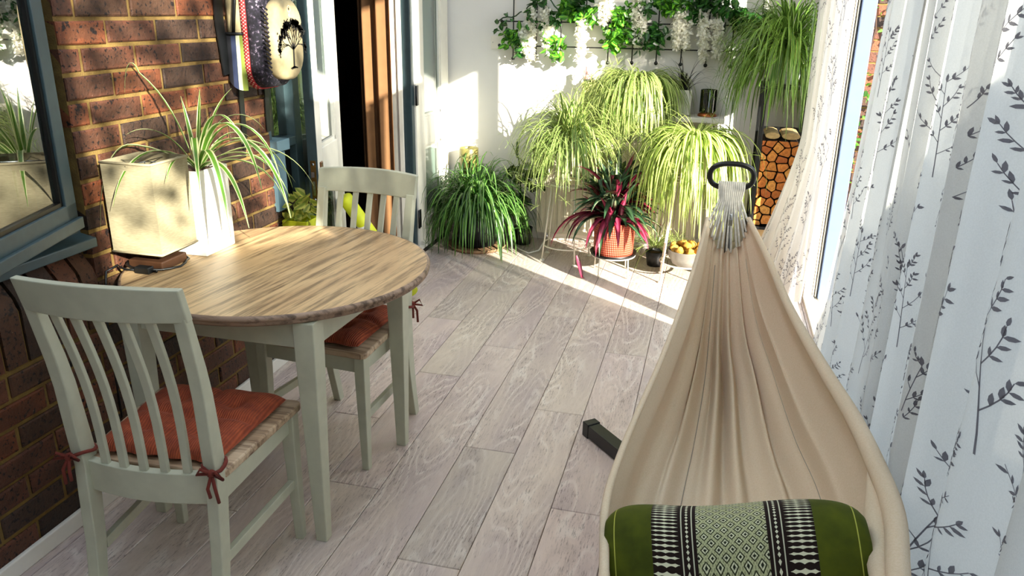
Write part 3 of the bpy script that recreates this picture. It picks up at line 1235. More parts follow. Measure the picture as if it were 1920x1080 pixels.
# ------------------------------------------------------------------ table and chairs
def build_table():
    c = (-1.322, 2.200, 0)
    t = thing('dining_table', 'round pine topped dining table with sage painted legs against the brick wall', 'table', c, 0)
    r = 0.484
    mb = MB()
    mb.lathe([(r - 0.03, 0.728), (r - 0.012, 0.729), (r - 0.004, 0.736), (r - 0.006, 0.742), (r - 0.001, 0.746), (r, 0.752), (r - 0.004, 0.759), (r - 0.01, 0.760)], (0, 0, 0), 96, 1)
    mb.f.pop()
    mb.mi.pop()
    mb.sm.pop()
    vs = [((r - 0.01) * math.cos(2 * PI * k / 96), (r - 0.01) * math.sin(2 * PI * k / 96), 0.760) for k in range(96)]
    mb.add(vs, [tuple(range(96))], 0)
    mb.build('tabletop', [MAT['lid_wood'], MAT['table_edge']], t)
    legs = ((0.278, -0.352), (0.302, 0.242), (-0.29, -0.352), (-0.29, 0.242))
    mb = MB()
    z0, z1 = 0.645, 0.728
    ring = [Vector((legs[k][0], legs[k][1], 0)) for k in (0, 1, 3, 2)]
    for k in range(4):
        a, b = ring[k], ring[(k + 1) % 4]
        d = (b - a).normalized()
        n = Vector((d.y, -d.x, 0))
        p = [a + d * 0.03 + n * 0.018, b - d * 0.03 + n * 0.018, b - d * 0.03 - n * 0.004, a + d * 0.03 - n * 0.004]
        mb.prism([(q.x, q.y, z0) for q in p], (0, 0, z1 - z0))
    mb.build('apron', MAT['sage'], t, bevel=0.002)
    for (x, y) in legs:
        mb = MB()
        mb.beam([(x, y, 0.0), (x, y, 0.62), (x, y, 0.728)], [(0.036, 0.036), (0.062, 0.062), (0.064, 0.064)])
        mb.build('leg', MAT['sage'], t, bevel=0.003)


def post_y(z):
    return interp(z, (0, 0.2, 0.45, 0.71, 0.985), (-0.262, -0.222, -0.20, -0.222, -0.284))


def build_chair(label, loc, rot):
    t = thing('dining_chair', label, 'chair', loc, rot, 'sage dining chairs')
    sg = MAT['sage']
    # seat of limed boards
    mb = MB()
    pts = []
    for (cx, cy, a0) in ((0.205, 0.18, 0), (-0.205, 0.18, 90), (-0.178, -0.175, 180), (0.178, -0.175, 270)):
        for k in range(5):
            a = R(a0 + 90 * k / 4)
            pts.append((cx + 0.022 * math.cos(a), cy + 0.022 * math.sin(a), 0.437))
    mb.prism(pts, (0, 0, 0.023))
    mb.build('seat', MAT['seat_wood'], t, bevel=0.005)
    mb = MB()
    mb.box((-0.19, 0.155, 0.375), (0.19, 0.177, 0.437))
    for s in (-1, 1):
        mb.prism([(s * 0.172, -0.19, 0.375), (s * 0.190, -0.19, 0.375), (s * 0.203, 0.16, 0.375), (s * 0.185, 0.16, 0.375)], (0, 0, 0.062))
    mb.build('apron', sg, t, bevel=0.002)
    for s in (-1, 1):
        mb = MB()
        mb.beam([(s * 0.200, 0.172, 0), (s * 0.197, 0.168, 0.33), (s * 0.197, 0.168, 0.437)], [(0.026, 0.026), (0.038, 0.038), (0.040, 0.040)])
        mb.build('leg', sg, t, bevel=0.003)
        mb = MB()
        path = []
        sz = []
        for k in range(13):
            z = 0.902 * k / 12
            path.append((s * interp(z, (0, 0.45, 0.902), (0.174, 0.180, 0.186)), post_y(z), z))
            sz.append((0.032, interp(z, (0, 0.4, 0.55, 0.902), (0.032, 0.050, 0.048, 0.026))))
        mb.beam(path, sz)
        mb.build('back_post', sg, t, bevel=0.003)
        mb = MB()
        mb.beam([(s * 0.172, -0.2, 0.20), (s * 0.194, 0.16, 0.20)], (0.018, 0.03), (1, 0, 0))
        mb.build('stretcher', sg, t, bevel=0.002)
    # curved top rail
    nu, nv = 18, 6

    def arc(u, z, depth):
        return post_y(z) - depth * (1 - u * u)

    mb = MB()
    mb.slab(lambda i, j: (0.205 * (2 * i / nu - 1), arc(2 * i / nu - 1, 0.888 + 0.084 * j / nv, 0.034) + 0.012 - 0.004 * j / nv, 0.888 + (0.084 + 0.006 * (1 - (2 * i / nu - 1) ** 2)) * j / nv),
            lambda i, j: (0, -1, 0.0), 0.022, nu, nv)
    mb.build('top_rail', sg, t, bevel=0.003)
    mb = MB()
    mb.slab(lambda i, j: (0.166 * (2 * i / nu - 1), -0.188 - 0.022 * (1 - (2 * i / nu - 1) ** 2), 0.375 + 0.085 * j / nv), lambda i, j: (0, -1, 0), 0.024, nu, nv)
    mb.build('back_rail', sg, t, bevel=0.002)
    for k in range(5):
        u = (k - 2) / 3.0
        mb = MB()
        path = []
        for q in range(10):
            z = lerp(0.455, 0.894, q / 9)
            f = q / 9
            path.append((lerp(0.168, 0.178, f) * u, lerp(-0.200 - 0.022 * (1 - u * u), arc(u * 0.95, 0.894, 0.034), 0) * (1 - f) + (arc(u * 0.95, 0.894, 0.034) + 0.001) * f - 0.020 * math.sin(PI * f) * -1.0, z))
        mb.beam(path, (0.021, 0.012))
        mb.build('slat', sg, t, bevel=0.002)
    return t


def mat_corduroy():
    m = NT('rust_corduroy')
    v = m.coords()
    q = m.sep(v)
    w = m.math('SINE', m.math('MULTIPLY', q[0], 2 * PI / 0.0065))
    n = m.noise(v, 30, 3)
    c = m.ramp(n, ((0.3, '#8a3a20'), (0.7, '#b4552f')))
    c = m.mix(m.math('MULTIPLY', m.math('MULTIPLY_ADD', w, -0.5, 0.5), 0.45), c, '#4d160e')
    m.color(c).rough(0.9)
    m.bump(w, 0.5, 0.003)
    return m.m


MAT['cord'] = mat_corduroy()
MAT['tie'] = flat('rust_tie', '#6d2a1e', 0.9)


def build_cushion(label, loc, rot, seed, ties):
    t = thing('seat_cushion', label, 'cushion', loc, rot, 'rust seat cushions')
    n = 44
    r = random.Random(seed)
    tufts = [(-0.085, -0.08), (0.085, -0.08), (-0.085, 0.08), (0.085, 0.08), (0, 0)]

    def P(sgn):
        def f(i, j):
            u, v = 2 * i / n - 1, 2 * j / n - 1
            x, y = u * (0.190 - 0.01 * (1 - v)), v * 0.178
            e = (1 - u ** 6) * (1 - v ** 6)
            h = 0.026 * max(0, e) ** 0.5
            for (a, b) in tufts:
                d2 = ((x - a) ** 2 + (y - b) ** 2) / 0.028 ** 2
                h *= 1 - 0.75 * math.exp(-d2)
            h *= 1 - 0.38 * math.exp(-(x / 0.014) ** 2) - 0.38 * math.exp(-(y / 0.014) ** 2)
            h += 0.0015 * math.sin(9 * u + seed) * e
            ruf = 0.004 * math.sin(12 * u + 5 * v) * (abs(v) ** 8)
            return (x, y + ruf, 0.012 + (h * 1.35 if sgn > 0 else -h * 0.42))
        return f
    mb = MB()
    mb.grid(P(1), n, n, 0, True)
    mb.grid(P(-1), n, n, 0, True)
    mb.build('pad', MAT['cord'], t)
    for (x, y) in ties:
        mb = MB()
        s = 1 if x > 0 else -1
        # loop round the post, knot and two tails
        lp = [(x + 0.026 * math.cos(a) * s, y + 0.032 * math.sin(a), 0.024 + 0.006 * math.sin(2 * a)) for a in [2 * PI * k / 14 for k in range(14)]]
        mb.tube(lp, 0.005, 6, closed=True)
        k = Vector((x + s * 0.012, y - 0.036, 0.022))
        mb.sphere(k, 0.011, 0, 8, 6)
        mb.tube([k, k + Vector((s * 0.022, -0.014, 0.016)), k + Vector((s * 0.036, -0.012, -0.004)), k], 0.0045, 6)
        mb.tube([k, k + Vector((-s * 0.02, -0.014, 0.018)), k + Vector((-s * 0.034, -0.01, 0.0)), k], 0.0045, 6)
        mb.tube([k, k + Vector((s * 0.012, -0.012, -0.03)), k + Vector((s * 0.016, -0.008, -0.075))], 0.0045, 6)
        mb.tube([k, k + Vector((-s * 0.006, -0.014, -0.035)), k + Vector((-s * 0.004, -0.010, -0.062))], 0.0045, 6)
        mb.build('tie', MAT['tie'], t)
    return t


build_table()
ch1 = build_chair('near sage dining chair with its slatted back to the camera', (-1.303, 1.650, 0), R(4))
ch2 = dup(ch1, (-1.262, 2.436, 0), R(175), 'far sage dining chair pushed under the table in front of the open door')
build_cushion('rust corduroy cushion tied to the near chair', (-1.303 , 1.650, 0.4605), R(4), 1, ((0.181, -0.203), (-0.181, -0.203)))
build_cushion('rust corduroy cushion on the chair half under the table', (-1.262, 2.436, 0.4605), R(175), 2, ((0.181, -0.203), (-0.181, -0.203)))


# ------------------------------------------------------------------ things on the table
def mat_shade():
    m = NT('cream_linen_shade')
    v = m.coords()
    q = m.sep(v)
    w = m.noise(m.comb(m.math('MULTIPLY', q[0], 60), m.math('MULTIPLY', q[1], 60), m.math('MULTIPLY', q[2], 500)), 1.0, 3)
    c = m.ramp(w, ((0.3, '#9d9072'), (0.7, '#b5a888')))
    m.color(c).rough(0.9)
    m.translucent(c, 0.25)
    return m.m


MAT['linen'] = mat_shade()


def build_lamp():
    c = Vector((-1.690, 2.078, 0.760))
    t = thing('table_lamp', 'square cream linen table lamp on a dark wood base on the round table', 'lamp', c)
    s = 0.0875
    mb = MB()
    mb.box((-0.062, -0.062, 0.0), (0.062, 0.062, 0.030))
    mb.box((-0.034, -0.034, 0.030), (0.034, 0.034, 0.085))
    mb.build('base', MAT['dark_wood'], t, bevel=0.004)
    mb = MB()
    mb.tube([(0, 0, 0.085), (0, 0, 0.15)], 0.012, 12)
    mb.lathe([(0.006, 0.15), (0.014, 0.16), (0.03, 0.20), (0.028, 0.225), (0.012, 0.245), (0.002, 0.25)], (0, 0, 0), 16)
    mb.build('bulb', MAT['white_pot'], t)
    z0, z1 = 0.058, 0.345
    e = 0.003
    mb = MB()
    for (a, b, c2, d) in ((-s, -s, s, -s + e), (-s, s - e, s, s), (-s, -s + e, -s + e, s - e), (s - e, -s + e, s, s - e)):
        mb.box((a, b, z0), (c2, d, z1))
    sh = mb.build('shade', MAT['linen'], t)
    q = s + 0.0015
    for z in (z0 + 0.004, z1 - 0.004):
        mb = MB()
        for (a, b) in (((-q, -q), (q, -q)), ((q, -q), (q, q)), ((q, q), (-q, q)), ((-q, q), (-q, -q))):
            mb.tube([(a[0], a[1], z), (b[0], b[1], z)], 0.0035, 6)
        mb.build('hem', MAT['linen'], sh)
    mb = MB()
    mb.tube([(-s, 0, z1 - 0.012), (s, 0, z1 - 0.012)], 0.0018, 5)
    mb.tube([(0, -s, z1 - 0.012), (0, s, z1 - 0.012)], 0.0018, 5)
    mb.tube([(0, 0, z1 - 0.012), (0, 0, 0.15)], 0.002, 5)
    mb.build('shade_frame', MAT['chrome'], t)
    mb = MB()
    # flex coiled round the base, with an inline switch
    p = [(-0.05, 0.075, 0.006)]
    for k in range(26):
        a = R(120) + k * R(19)
        rr = 0.092 + 0.006 * math.sin(k * 1.7)
        p.append((rr * math.cos(a), rr * math.sin(a) * 0.95, 0.006 + 0.0045 * (k % 5) / 4))
    p += [(0.06, -0.088, 0.008), (0.035, -0.088, 0.008)]
    mb.tube(p, 0.0038, 6)
    mb.tube([(-0.008, -0.09, 0.008), (-0.05, -0.092, 0.006), (-0.085, -0.075, 0.006), (-0.105, -0.06, 0.006), (-0.108, -0.11, -0.0), (-0.112, -0.135, -0.12), (-0.112, -0.14, -0.50)], 0.0038, 6)
    mb.build('flex', MAT['black_plastic'], t)
    mb = MB()
    mb.box((-0.010, -0.103, 0.0), (0.042, -0.076, 0.022))
    mb.build('switch', MAT['black_plastic'], t, bevel=0.003)


build_lamp()


# ------------------------------------------------------------------ plants
def blade(mb, p0, d0, L, w, grav, r, segs=9, tv=0.5, curl=0.0, mi=0, fold=0.25, ymax=BY - 0.03, zmin=0.008, avoid=None, tipw=0.08):
    """one strap leaf, bending under its weight"""
    p = Vector(p0)
    d = Vector(d0).normalized()
    ds = L / segs
    pts = []
    for k in range(segs + 1):
        pts.append((p.copy(), d.copy()))
        d = d + Vector((0, 0, -grav * ds * (0.4 + 1.2 * k / segs)))
        d += Vector((r.gauss(0, 1), r.gauss(0, 1), 0)) * curl * ds
        d.normalize()
        p = p + d * ds
        if p.y > ymax:
            p.y = ymax - (p.y - ymax) * 0.3
            d.y = -abs(d.y) * 0.3
        if p.z < zmin:
            p.z = zmin + r.random() * 0.006
            d.z = abs(d.z) * 0.02
        if avoid:
            p = avoid(p)
    vs, uv, fs = [], [], []
    side0 = None
    for k, (q, dd) in enumerate(pts):
        f = k / segs
        s = dd.cross(Vector((0, 0, 1)))
        if s.length < 0.05:
            s = side0 if side0 is not None else Vector((1, 0, 0))
        s.normalize()
        if side0 is not None and s.dot(side0) < 0:
            s = -s
        side0 = s
        u = s.cross(dd).normalized()
        ww = w * max(tipw, min(1, 0.45 + 2.2 * f) * (1 - f ** 3.0)) / 2
        vs += [q - s * ww + u * ww * fold, q - u * ww * fold * 0.4, q + s * ww + u * ww * fold]
        uv += [(0, tv), (0.5, tv), (1, tv)]
    for k in range(segs):
        a = k * 3
        fs += [(a, a + 1, a + 4, a + 3), (a + 1, a + 2, a + 5, a + 4)]
    mb.add(vs, fs, mi, uv, True)
    return pts


def tuft(mb, c, n, L, w, grav, r, elev=(30, 85), az=None, spread=0.02, **kw):
    for k in range(n):
        a = r.uniform(0, 2 * PI) if az is None else R(r.gauss(az[0], az[1]))
        e = R(r.uniform(*elev))
        d = Vector((math.cos(a) * math.cos(e), math.sin(a) * math.cos(e), math.sin(e)))
        o = Vector(c) + Vector((math.cos(a), math.sin(a), 0)) * r.uniform(0, spread)
        blade(mb, o, d, L * r.uniform(0.6, 1.15), w * r.uniform(0.75, 1.15), grav * r.uniform(0.7, 1.3), r, tv=r.random(), **kw)


def babies(mb, c, n, r, rad, drop, w=0.004, az=None, ymax=BY - 0.03, zmin=0.02, size=0.09, mi=0, avoid=None):
    """runners with plantlets at the end"""
    for k in range(n):
        a = r.uniform(0, 2 * PI) if az is None else R(r.gauss(az[0], az[1]))
        e = R(r.uniform(15, 60))
        d = Vector((math.cos(a) * math.cos(e), math.sin(a) * math.cos(e), math.sin(e)))
        pts = blade(mb, c, d, (rad + drop) * r.uniform(0.6, 1.1), 0.0032, 5.0, r, segs=10, tv=0.9, mi=mi, ymax=ymax, zmin=zmin, avoid=avoid)
        for q in (6, 8, 10):
            if r.random() < 0.8:
                p = pts[q][0]
                tuft(mb, p, r.randint(6, 10), size * r.uniform(0.7, 1.2), w, 7.0, r, elev=(-30, 60), spread=0.003, segs=4, ymax=ymax, zmin=zmin, mi=mi, avoid=avoid)


def square_pot(mb, c, w, h, th=0.008, top=1.0):
    x, y, z = c
    a, b = w / 2, w / 2 * top
    o0 = [(x - a, y - a, z), (x + a, y - a, z), (x + a, y + a, z), (x - a, y + a, z)]
    o1 = [(x - b, y - b, z + h), (x + b, y - b, z + h), (x + b, y + b, z + h), (x - b, y + b, z + h)]
    i1 = [(x - b + th, y - b + th, z + h), (x + b - th, y - b + th, z + h), (x + b - th, y + b - th, z + h), (x - b + th, y + b - th, z + h)]
    i0 = [(p[0], p[1], z + h - 0.05) for p in i1]
    fs = [(3, 2, 1, 0)]
    for k in range(4):
        k2 = (k + 1) % 4
        fs += [(k, k2, 4 + k2, 4 + k), (4 + k, 4 + k2, 8 + k2, 8 + k), (8 + k, 8 + k2, 12 + k2, 12 + k)]
    fs.append((12, 13, 14, 15))
    mb.add(o0 + o1 + i1 + i0, fs)


def round_pot(mb, c, r0, r1, h, th=0.008, seg=40):
    prof = [(r0 * 0.96, 0), (r0, 0.006), (r1, h - 0.004), (r1 - th / 2, h), (r1 - th, h - 0.004), (r1 - th - 0.002, h - 0.035)]
    mb.lathe(prof, c, seg)


MAT['spider'] = mat_leaf('spider_plant_leaf', '#c6d082', '#4d7a24', 0.5, 0.36, 0.38, 0.3)
MAT['spider_light'] = mat_leaf('pale_spider_leaf', '#7fa03a', '#d3d98c', 0.5, 0.36, 0.38, 0.25)
MAT['spider_dark'] = mat_leaf('dark_striped_leaf', '#2f5a22', '#7fa552', 0.35, 0.30, 0.33, 0.35)
MAT['spider_green'] = mat_leaf('green_arching_leaf', '#8aa648', '#3f6b24', 0.55, 0.35, 0.35, 0.4)
MAT['spider_table'] = mat_leaf('cream_edged_leaf', '#eef0b4', '#5d8d2c', 0.62, 0.40, 0.35, 0.2)
MAT['purple'] = mat_leaf('dark_purple_leaf', '#1c1a16', '#2d2a24', 0.5, 0.1, 0.35, 0.3)
MAT['oyster_top'] = mat_leaf('oyster_leaf_green', '#27402a', '#3c5a3a', 0.5, 0.1, 0.3, 0.4)
MAT['oyster_stripe'] = mat_leaf('oyster_leaf_striped', '#1f3a26', '#c4cfa0', 0.35, 0.15, 0.3, 0.3)
MAT['oyster_red'] = mat_leaf('oyster_leaf_magenta', '#6e1630', '#b04460', 0.4, 0.25, 0.3, 0.4)


def soil_disc(c, r, t, square=False):
    mb = MB()
    if square:
        mb.box((c[0] - r, c[1] - r, c[2] - 0.01), (c[0] + r, c[1] + r, c[2]))
    else:
        mb.lathe([(r, -0.01), (r, 0.0), (r * 0.5, 0.006), (0.002, 0.008)], c, 24)
    return mb.build('soil', MAT['soil'], t)


def plant_table():
    c = Vector((-1.672, 2.275, 0.760))
    t = thing('potted_spider_plant', 'cream-edged spider plant in a tall square white pot beside the table lamp', 'plant', c)
    mb = MB()
    square_pot(mb, (0, 0, 0), 0.165, 0.285, 0.008, 1.0)
    mb.build('pot', MAT['white_pot'], t, bevel=0.006)
    soil_disc((0, 0, 0.272), 0.072, t, True)
    r = random.Random(4)
    mb = MB()
    k = Vector((0.02, 0.01, 0.275))
    wall = lambda p: Vector((max(p.x, WX + 0.02 - c.x), p.y, p.z))
    spec = [  # azimuth, elevation, length, width, gravity
        (200, 78, 0.62, 0.012, 5.6), (262, 45, 0.44, 0.018, 6.0), (222, 42, 0.62, 0.020, 5.0), (15, 55, 0.42, 0.018, 8.5), (30, 38, 0.44, 0.017, 5.5),
        (340, 50, 0.60, 0.022, 5.4), (330, 60, 0.58, 0.022, 5.8), (315, 45, 0.55, 0.020, 6.2), (305, 62, 0.46, 0.018, 8.5), (350, 66, 0.5, 0.017, 8.0),
        (70, 72, 0.30, 0.016, 4.0), (100, 80, 0.26, 0.017, 2.0), (60, 84, 0.24, 0.016, 2.0), (150, 80, 0.24, 0.015, 3.0), (20, 76, 0.34, 0.016, 9.5),
        (285, 40, 0.30, 0.015, 6.0), (240, 65, 0.28, 0.014, 7.0), (45, 25, 0.36, 0.014, 5.0), (325, 30, 0.46, 0.018, 5.0), (0, 40, 0.40, 0.016, 6.5), (80, 50, 0.3, 0.014, 6.0),
        (335, 75, 0.40, 0.016, 9.0), (10, 30, 0.35, 0.016, 7.0)]
    for (az, el, L, w, g) in spec:
        a, e = R(az), R(el)
        d = Vector((math.cos(a) * math.cos(e), math.sin(a) * math.cos(e), math.sin(e)))
        blade(mb, k + Vector((math.cos(a), math.sin(a), 0)) * 0.008, d, L, w * 1.15, g, r, segs=16, tv=r.random(), curl=0.15, avoid=wall, zmin=0.004)
    mb.build('foliage', MAT['spider_table'], t)


plant_table()


def wire_stand(label, c, top_r, top_z, legs, low_r=None, low_z=None, plate=False, foot=True, name='plant_stand', mat='white_metal', rod=0.005):
    t = thing(name, label, 'plant stand', c)
    mb = MB()
    ringp = [(top_r * math.cos(2 * PI * k / 36), top_r * math.sin(2 * PI * k / 36), top_z) for k in range(36)]
    mb.tube(ringp, rod, 8, closed=True)
    for a in (0, PI / 2):
        mb.tube([(-top_r * math.cos(a), -top_r * math.sin(a), top_z), (top_r * math.cos(a), top_r * math.sin(a), top_z)], rod * 0.8, 6)
    mb.build('top_ring', MAT[mat], t)
    if plate:
        mb = MB()
        mb.lathe([(top_r * 0.9, top_z), (top_r * 1.02, top_z + 0.004), (top_r * 1.08, top_z + 0.022), (top_r * 1.05, top_z + 0.022), (top_r * 0.97, top_z + 0.010), (0.01, top_z + 0.009)], (0, 0, 0), 40)
        mb.build('tray', MAT['black'] if plate == 'dark' else MAT['white_metal'], t)
    if low_r:
        mb = MB()
        mb.tube([(low_r * math.cos(2 * PI * k / 36), low_r * math.sin(2 * PI * k / 36), low_z) for k in range(36)], rod, 8, closed=True)
        mb.build('low_ring', MAT[mat], t)
    for (a, r0) in legs:
        mb = MB()
        ca, sa = math.cos(R(a)), math.sin(R(a))
        mb.tube([(r0 * ca, r0 * sa, 0.004), (lerp(r0, top_r, 0.5) * ca, lerp(r0, top_r, 0.5) * sa, top_z * 0.5), (top_r * ca, top_r * sa, top_z)], rod, 8)
        if foot:
            mb.lathe([(0.016, 0.0), (0.016, 0.004), (rod * 1.3, 0.012)], (r0 * ca, r0 * sa, 0), 12)
        mb.build('leg', MAT[mat], t)
    return t


def grass_plant(label, c, pot, crown, mat, n, L, w, grav, seed, elev=(25, 85), spread=0.05, nb=0, rad=0.25, drop=0.3, az=None, name='spider_plant', baby_az=None, pot_mat='white_pot', soil_r=0.08, segs=9, extra=None, cat='plant', avoid=None):
    """pot = (kind, r0/width, r1, height)"""
    t = thing(name, label, cat, c)
    mb = MB()
    if pot[0] == 'round':
        round_pot(mb, (0, 0, 0), pot[1], pot[2], pot[3])
    else:
        square_pot(mb, (0, 0, 0), pot[1], pot[3], 0.008, pot[2] / pot[1])
    mb.build('pot', MAT[pot_mat], t, bevel=0.004 if pot[0] != 'round' else 0)
    soil_disc((0, 0, pot[3] - 0.018), soil_r, t, pot[0] != 'round')
    r = random.Random(seed)
    mb = MB()
    ym = BY - 0.03 - c[1]
    zm = 0.01 - c[2]
    tuft(mb, (0, 0, crown), n, L, w, grav, r, elev, az, spread, segs=segs, curl=0.9, ymax=ym, zmin=zm, avoid=avoid)
    if nb:
        babies(mb, (0, 0, crown), nb, r, rad, drop, az=baby_az, ymax=ym, zmin=zm, avoid=avoid)
    if extra:
        extra(mb, r)
    mb.build('foliage', mat, t)
    return t


def build_back_plants():
    # dark striped plant on the floor at the left
    grass_plant('dark green striped spider plant in a black pot on the floor by the door', (-1.50, 5.04, 0.03), ('round', 0.13, 0.155, 0.27), 0.27, MAT['spider_dark'], 520, 0.50, 0.019, 9.5, 31, elev=(15, 88), spread=0.13, nb=5, rad=0.2, drop=0.35, pot_mat='black_plastic', soil_r=0.13, baby_az=(-80, 60), avoid=lambda p: Vector((max(p.x, -0.285), p.y, p.z)))
    t = thing('plant_saucer', 'wide terracotta saucer under the dark green plant', 'saucer', (-1.50, 5.04, 0.0))
    mb = MB()
    mb.lathe([(0.16, 0.0), (0.185, 0.004), (0.205, 0.028), (0.198, 0.030), (0.18, 0.012), (0.15, 0.010)], (0, 0, 0), 40)
    mb.build('dish', flat('clay_saucer', '#8a6a4c', 0.7), t)
    t = thing('vase', 'olive green cylinder vase standing tall behind the dark green plant', 'vase', (-1.63, 5.27, 0.0))
    mb = MB()
    mb.lathe([(0.06, 0.0), (0.062, 0.004), (0.062, 0.45), (0.062, 0.452)], (0, 0, 0), 32)
    mb.build('base', MAT['black_plastic'], t)
    mb = MB()
    mb.lathe([(0.060, 0.452), (0.067, 0.458), (0.067, 0.640), (0.064, 0.645), (0.060, 0.640), (0.058, 0.50)], (0, 0, 0), 32)
    mb.build('body', MAT['olive'], t)
    # small dark leafed plant beside it
    t = thing('leafy_plant', 'small dark leafed plant with one upright shoot behind the dark green plant', 'plant', (-1.22, 5.22, 0.0))
    mb = MB()
    round_pot(mb, (0, 0, 0), 0.055, 0.07, 0.12)
    mb.build('pot', MAT['black_plastic'], t)
    r = random.Random(9)
    mb = MB()
    mb.tube([(0, 0, 0.1), (-0.02, 0, 0.3), (-0.03, 0.01, 0.52), (-0.05, 0.0, 0.66)], 0.005, 6)
    for k in range(26):
        p = Vector((-0.02 + r.gauss(0, 0.05), r.gauss(0, 0.04), r.uniform(0.28, 0.56)))
        leaf_blob(mb, p, r.uniform(0.08, 0.13), r, 0.3)
    for k in range(3):
        blade(mb, (-0.05, 0, 0.60), (r.uniform(-0.6, 0.2), 0, 1), 0.13, 0.022, 2, r, segs=5, tv=0.9)
    mb.build('foliage', MAT['spider_green2'], t)

    # spider plant A on a tall wire stand
    wire_stand('tall cream wire plant stand holding the left pale spider plant', (-0.86, 4.96, 0), 0.115, 0.50, ((-62, 0.17), (35, 0.17), (150, 0.17), (-150, 0.17)), 0.155, 0.10)
    grass_plant('bushy pale spider plant on the tall wire stand left of the shelf', (-0.86, 4.98, 0.506), ('round', 0.075, 0.10, 0.22), 0.25, MAT['spider'], 480, 0.50, 0.0135, 7.6, 41, elev=(10, 88), spread=0.06, nb=34, rad=0.2, drop=0.42, pot_mat='cream_pot', baby_az=(-100, 85), soil_r=0.085)
    # spider plant B on the shelf, weeping over its edge
    grass_plant('large weeping spider plant in the middle of the white shelf', (-0.49, 5.23, 0.935), ('round', 0.075, 0.095, 0.17), 0.19, MAT['spider'], 620, 0.47, 0.0135, 11.0, 43, elev=(-10, 58), spread=0.10, nb=22, rad=0.2, drop=0.35, az=(-90, 85), baby_az=(-120, 60), soil_r=0.08)
    # spider plant C on a tall stand at the front right
    wire_stand('tall cream wire plant stand with a tin bowl in its low ring', (-0.085, 4.74, 0), 0.115, 0.62, ((-140, 0.175), (-40, 0.175), (60, 0.17), (150, 0.17)), 0.150, 0.115)
    grass_plant('yellow-green weeping spider plant behind the black hammock ring', (-0.085, 4.74, 0.626), ('round', 0.075, 0.10, 0.20), 0.24, MAT['spider_light'], 560, 0.60, 0.0165, 10.0, 47, elev=(-5, 48), spread=0.06, nb=20, rad=0.15, drop=0.55, baby_az=(-165, 60), pot_mat='cream_pot', soil_r=0.085)
    # spider plant D on top of the log store
    grass_plant('dark arching spider plant on top of the log store', (0.38, 5.00, 1.170), ('round', 0.08, 0.105, 0.16), 0.19, MAT['spider_green'], 560, 0.56, 0.0125, 8.0, 53, elev=(0, 85), spread=0.07, nb=26, rad=0.3, drop=0.3, baby_az=(-140, 60), soil_r=0.09, avoid=lambda p: Vector((min(p.x, min(0.22, 0.14 + 0.25 * max(0.0, p.y + 0.16)) if p.y > -0.16 else 0.095), p.y, p.z)))
    # small clump low between pots
    grass_plant('low fresh spider plantlet clump in a small pot beside the red pot', (-0.28, 4.98, 0.0), ('round', 0.05, 0.065, 0.10), 0.12, MAT['spider'], 60, 0.22, 0.008, 7, 59, elev=(0, 80), spread=0.05, nb=14, rad=0.16, drop=0.12, pot_mat='black_plastic', soil_r=0.05, baby_az=(-90, 70))

    # purple plant in square white pot on the shelf
    t = thing('potted_dracaena', 'dark purple grassy plant in a square white pot on the shelf', 'plant', (-0.195, 5.29, 0.935))
    mb = MB()
    square_pot(mb, (0, 0, 0), 0.095, 0.155, 0.006, 1.05)
    mb.build('pot', MAT['white_pot'], t, bevel=0.004)
    soil_disc((0, 0, 0.14), 0.042, t, True)
    r = random.Random(12)
    mb = MB()
    tuft(mb, (0, 0, 0.14), 22, 0.32, 0.007, 5.5, r, (25, 80), None, 0.015, segs=9, ymax=0.08)
    tuft(mb, (-0.01, 0, 0.14), 9, 0.13, 0.024, 0.5, r, (60, 88), None, 0.02, segs=4, ymax=0.08)
    mb.build('foliage', MAT['purple'], t)


MAT['spider_green2'] = mat_leaf('glossy_dark_leaf', '#24381c', '#3c5a2a', 0.4, 0.15, 0.25, 0.4)
build_back_plants()


def mat_woven():
    m = NT('red_woven_pot')
    uv = m.sep(m.n('ShaderNodeUVMap').outputs[0])
    a = m.math('SINE', m.math('ADD', m.math('MULTIPLY', uv[0], 2 * PI * 34), m.math('MULTIPLY', uv[1], 2 * PI * 9)))
    b = m.math('SINE', m.math('SUBTRACT', m.math('MULTIPLY', uv[0], 2 * PI * 34), m.math('MULTIPLY', uv[1], 2 * PI * 9)))
    h = m.math('MULTIPLY', a, b)
    c = m.ramp(m.math('MULTIPLY_ADD', h, 0.5, 0.5), ((0.1, '#a3402a'), (0.9, '#bd5338')))
    m.color(c).rough(0.55)
    m.bump(h, 0.6, 0.006)
    return m.m


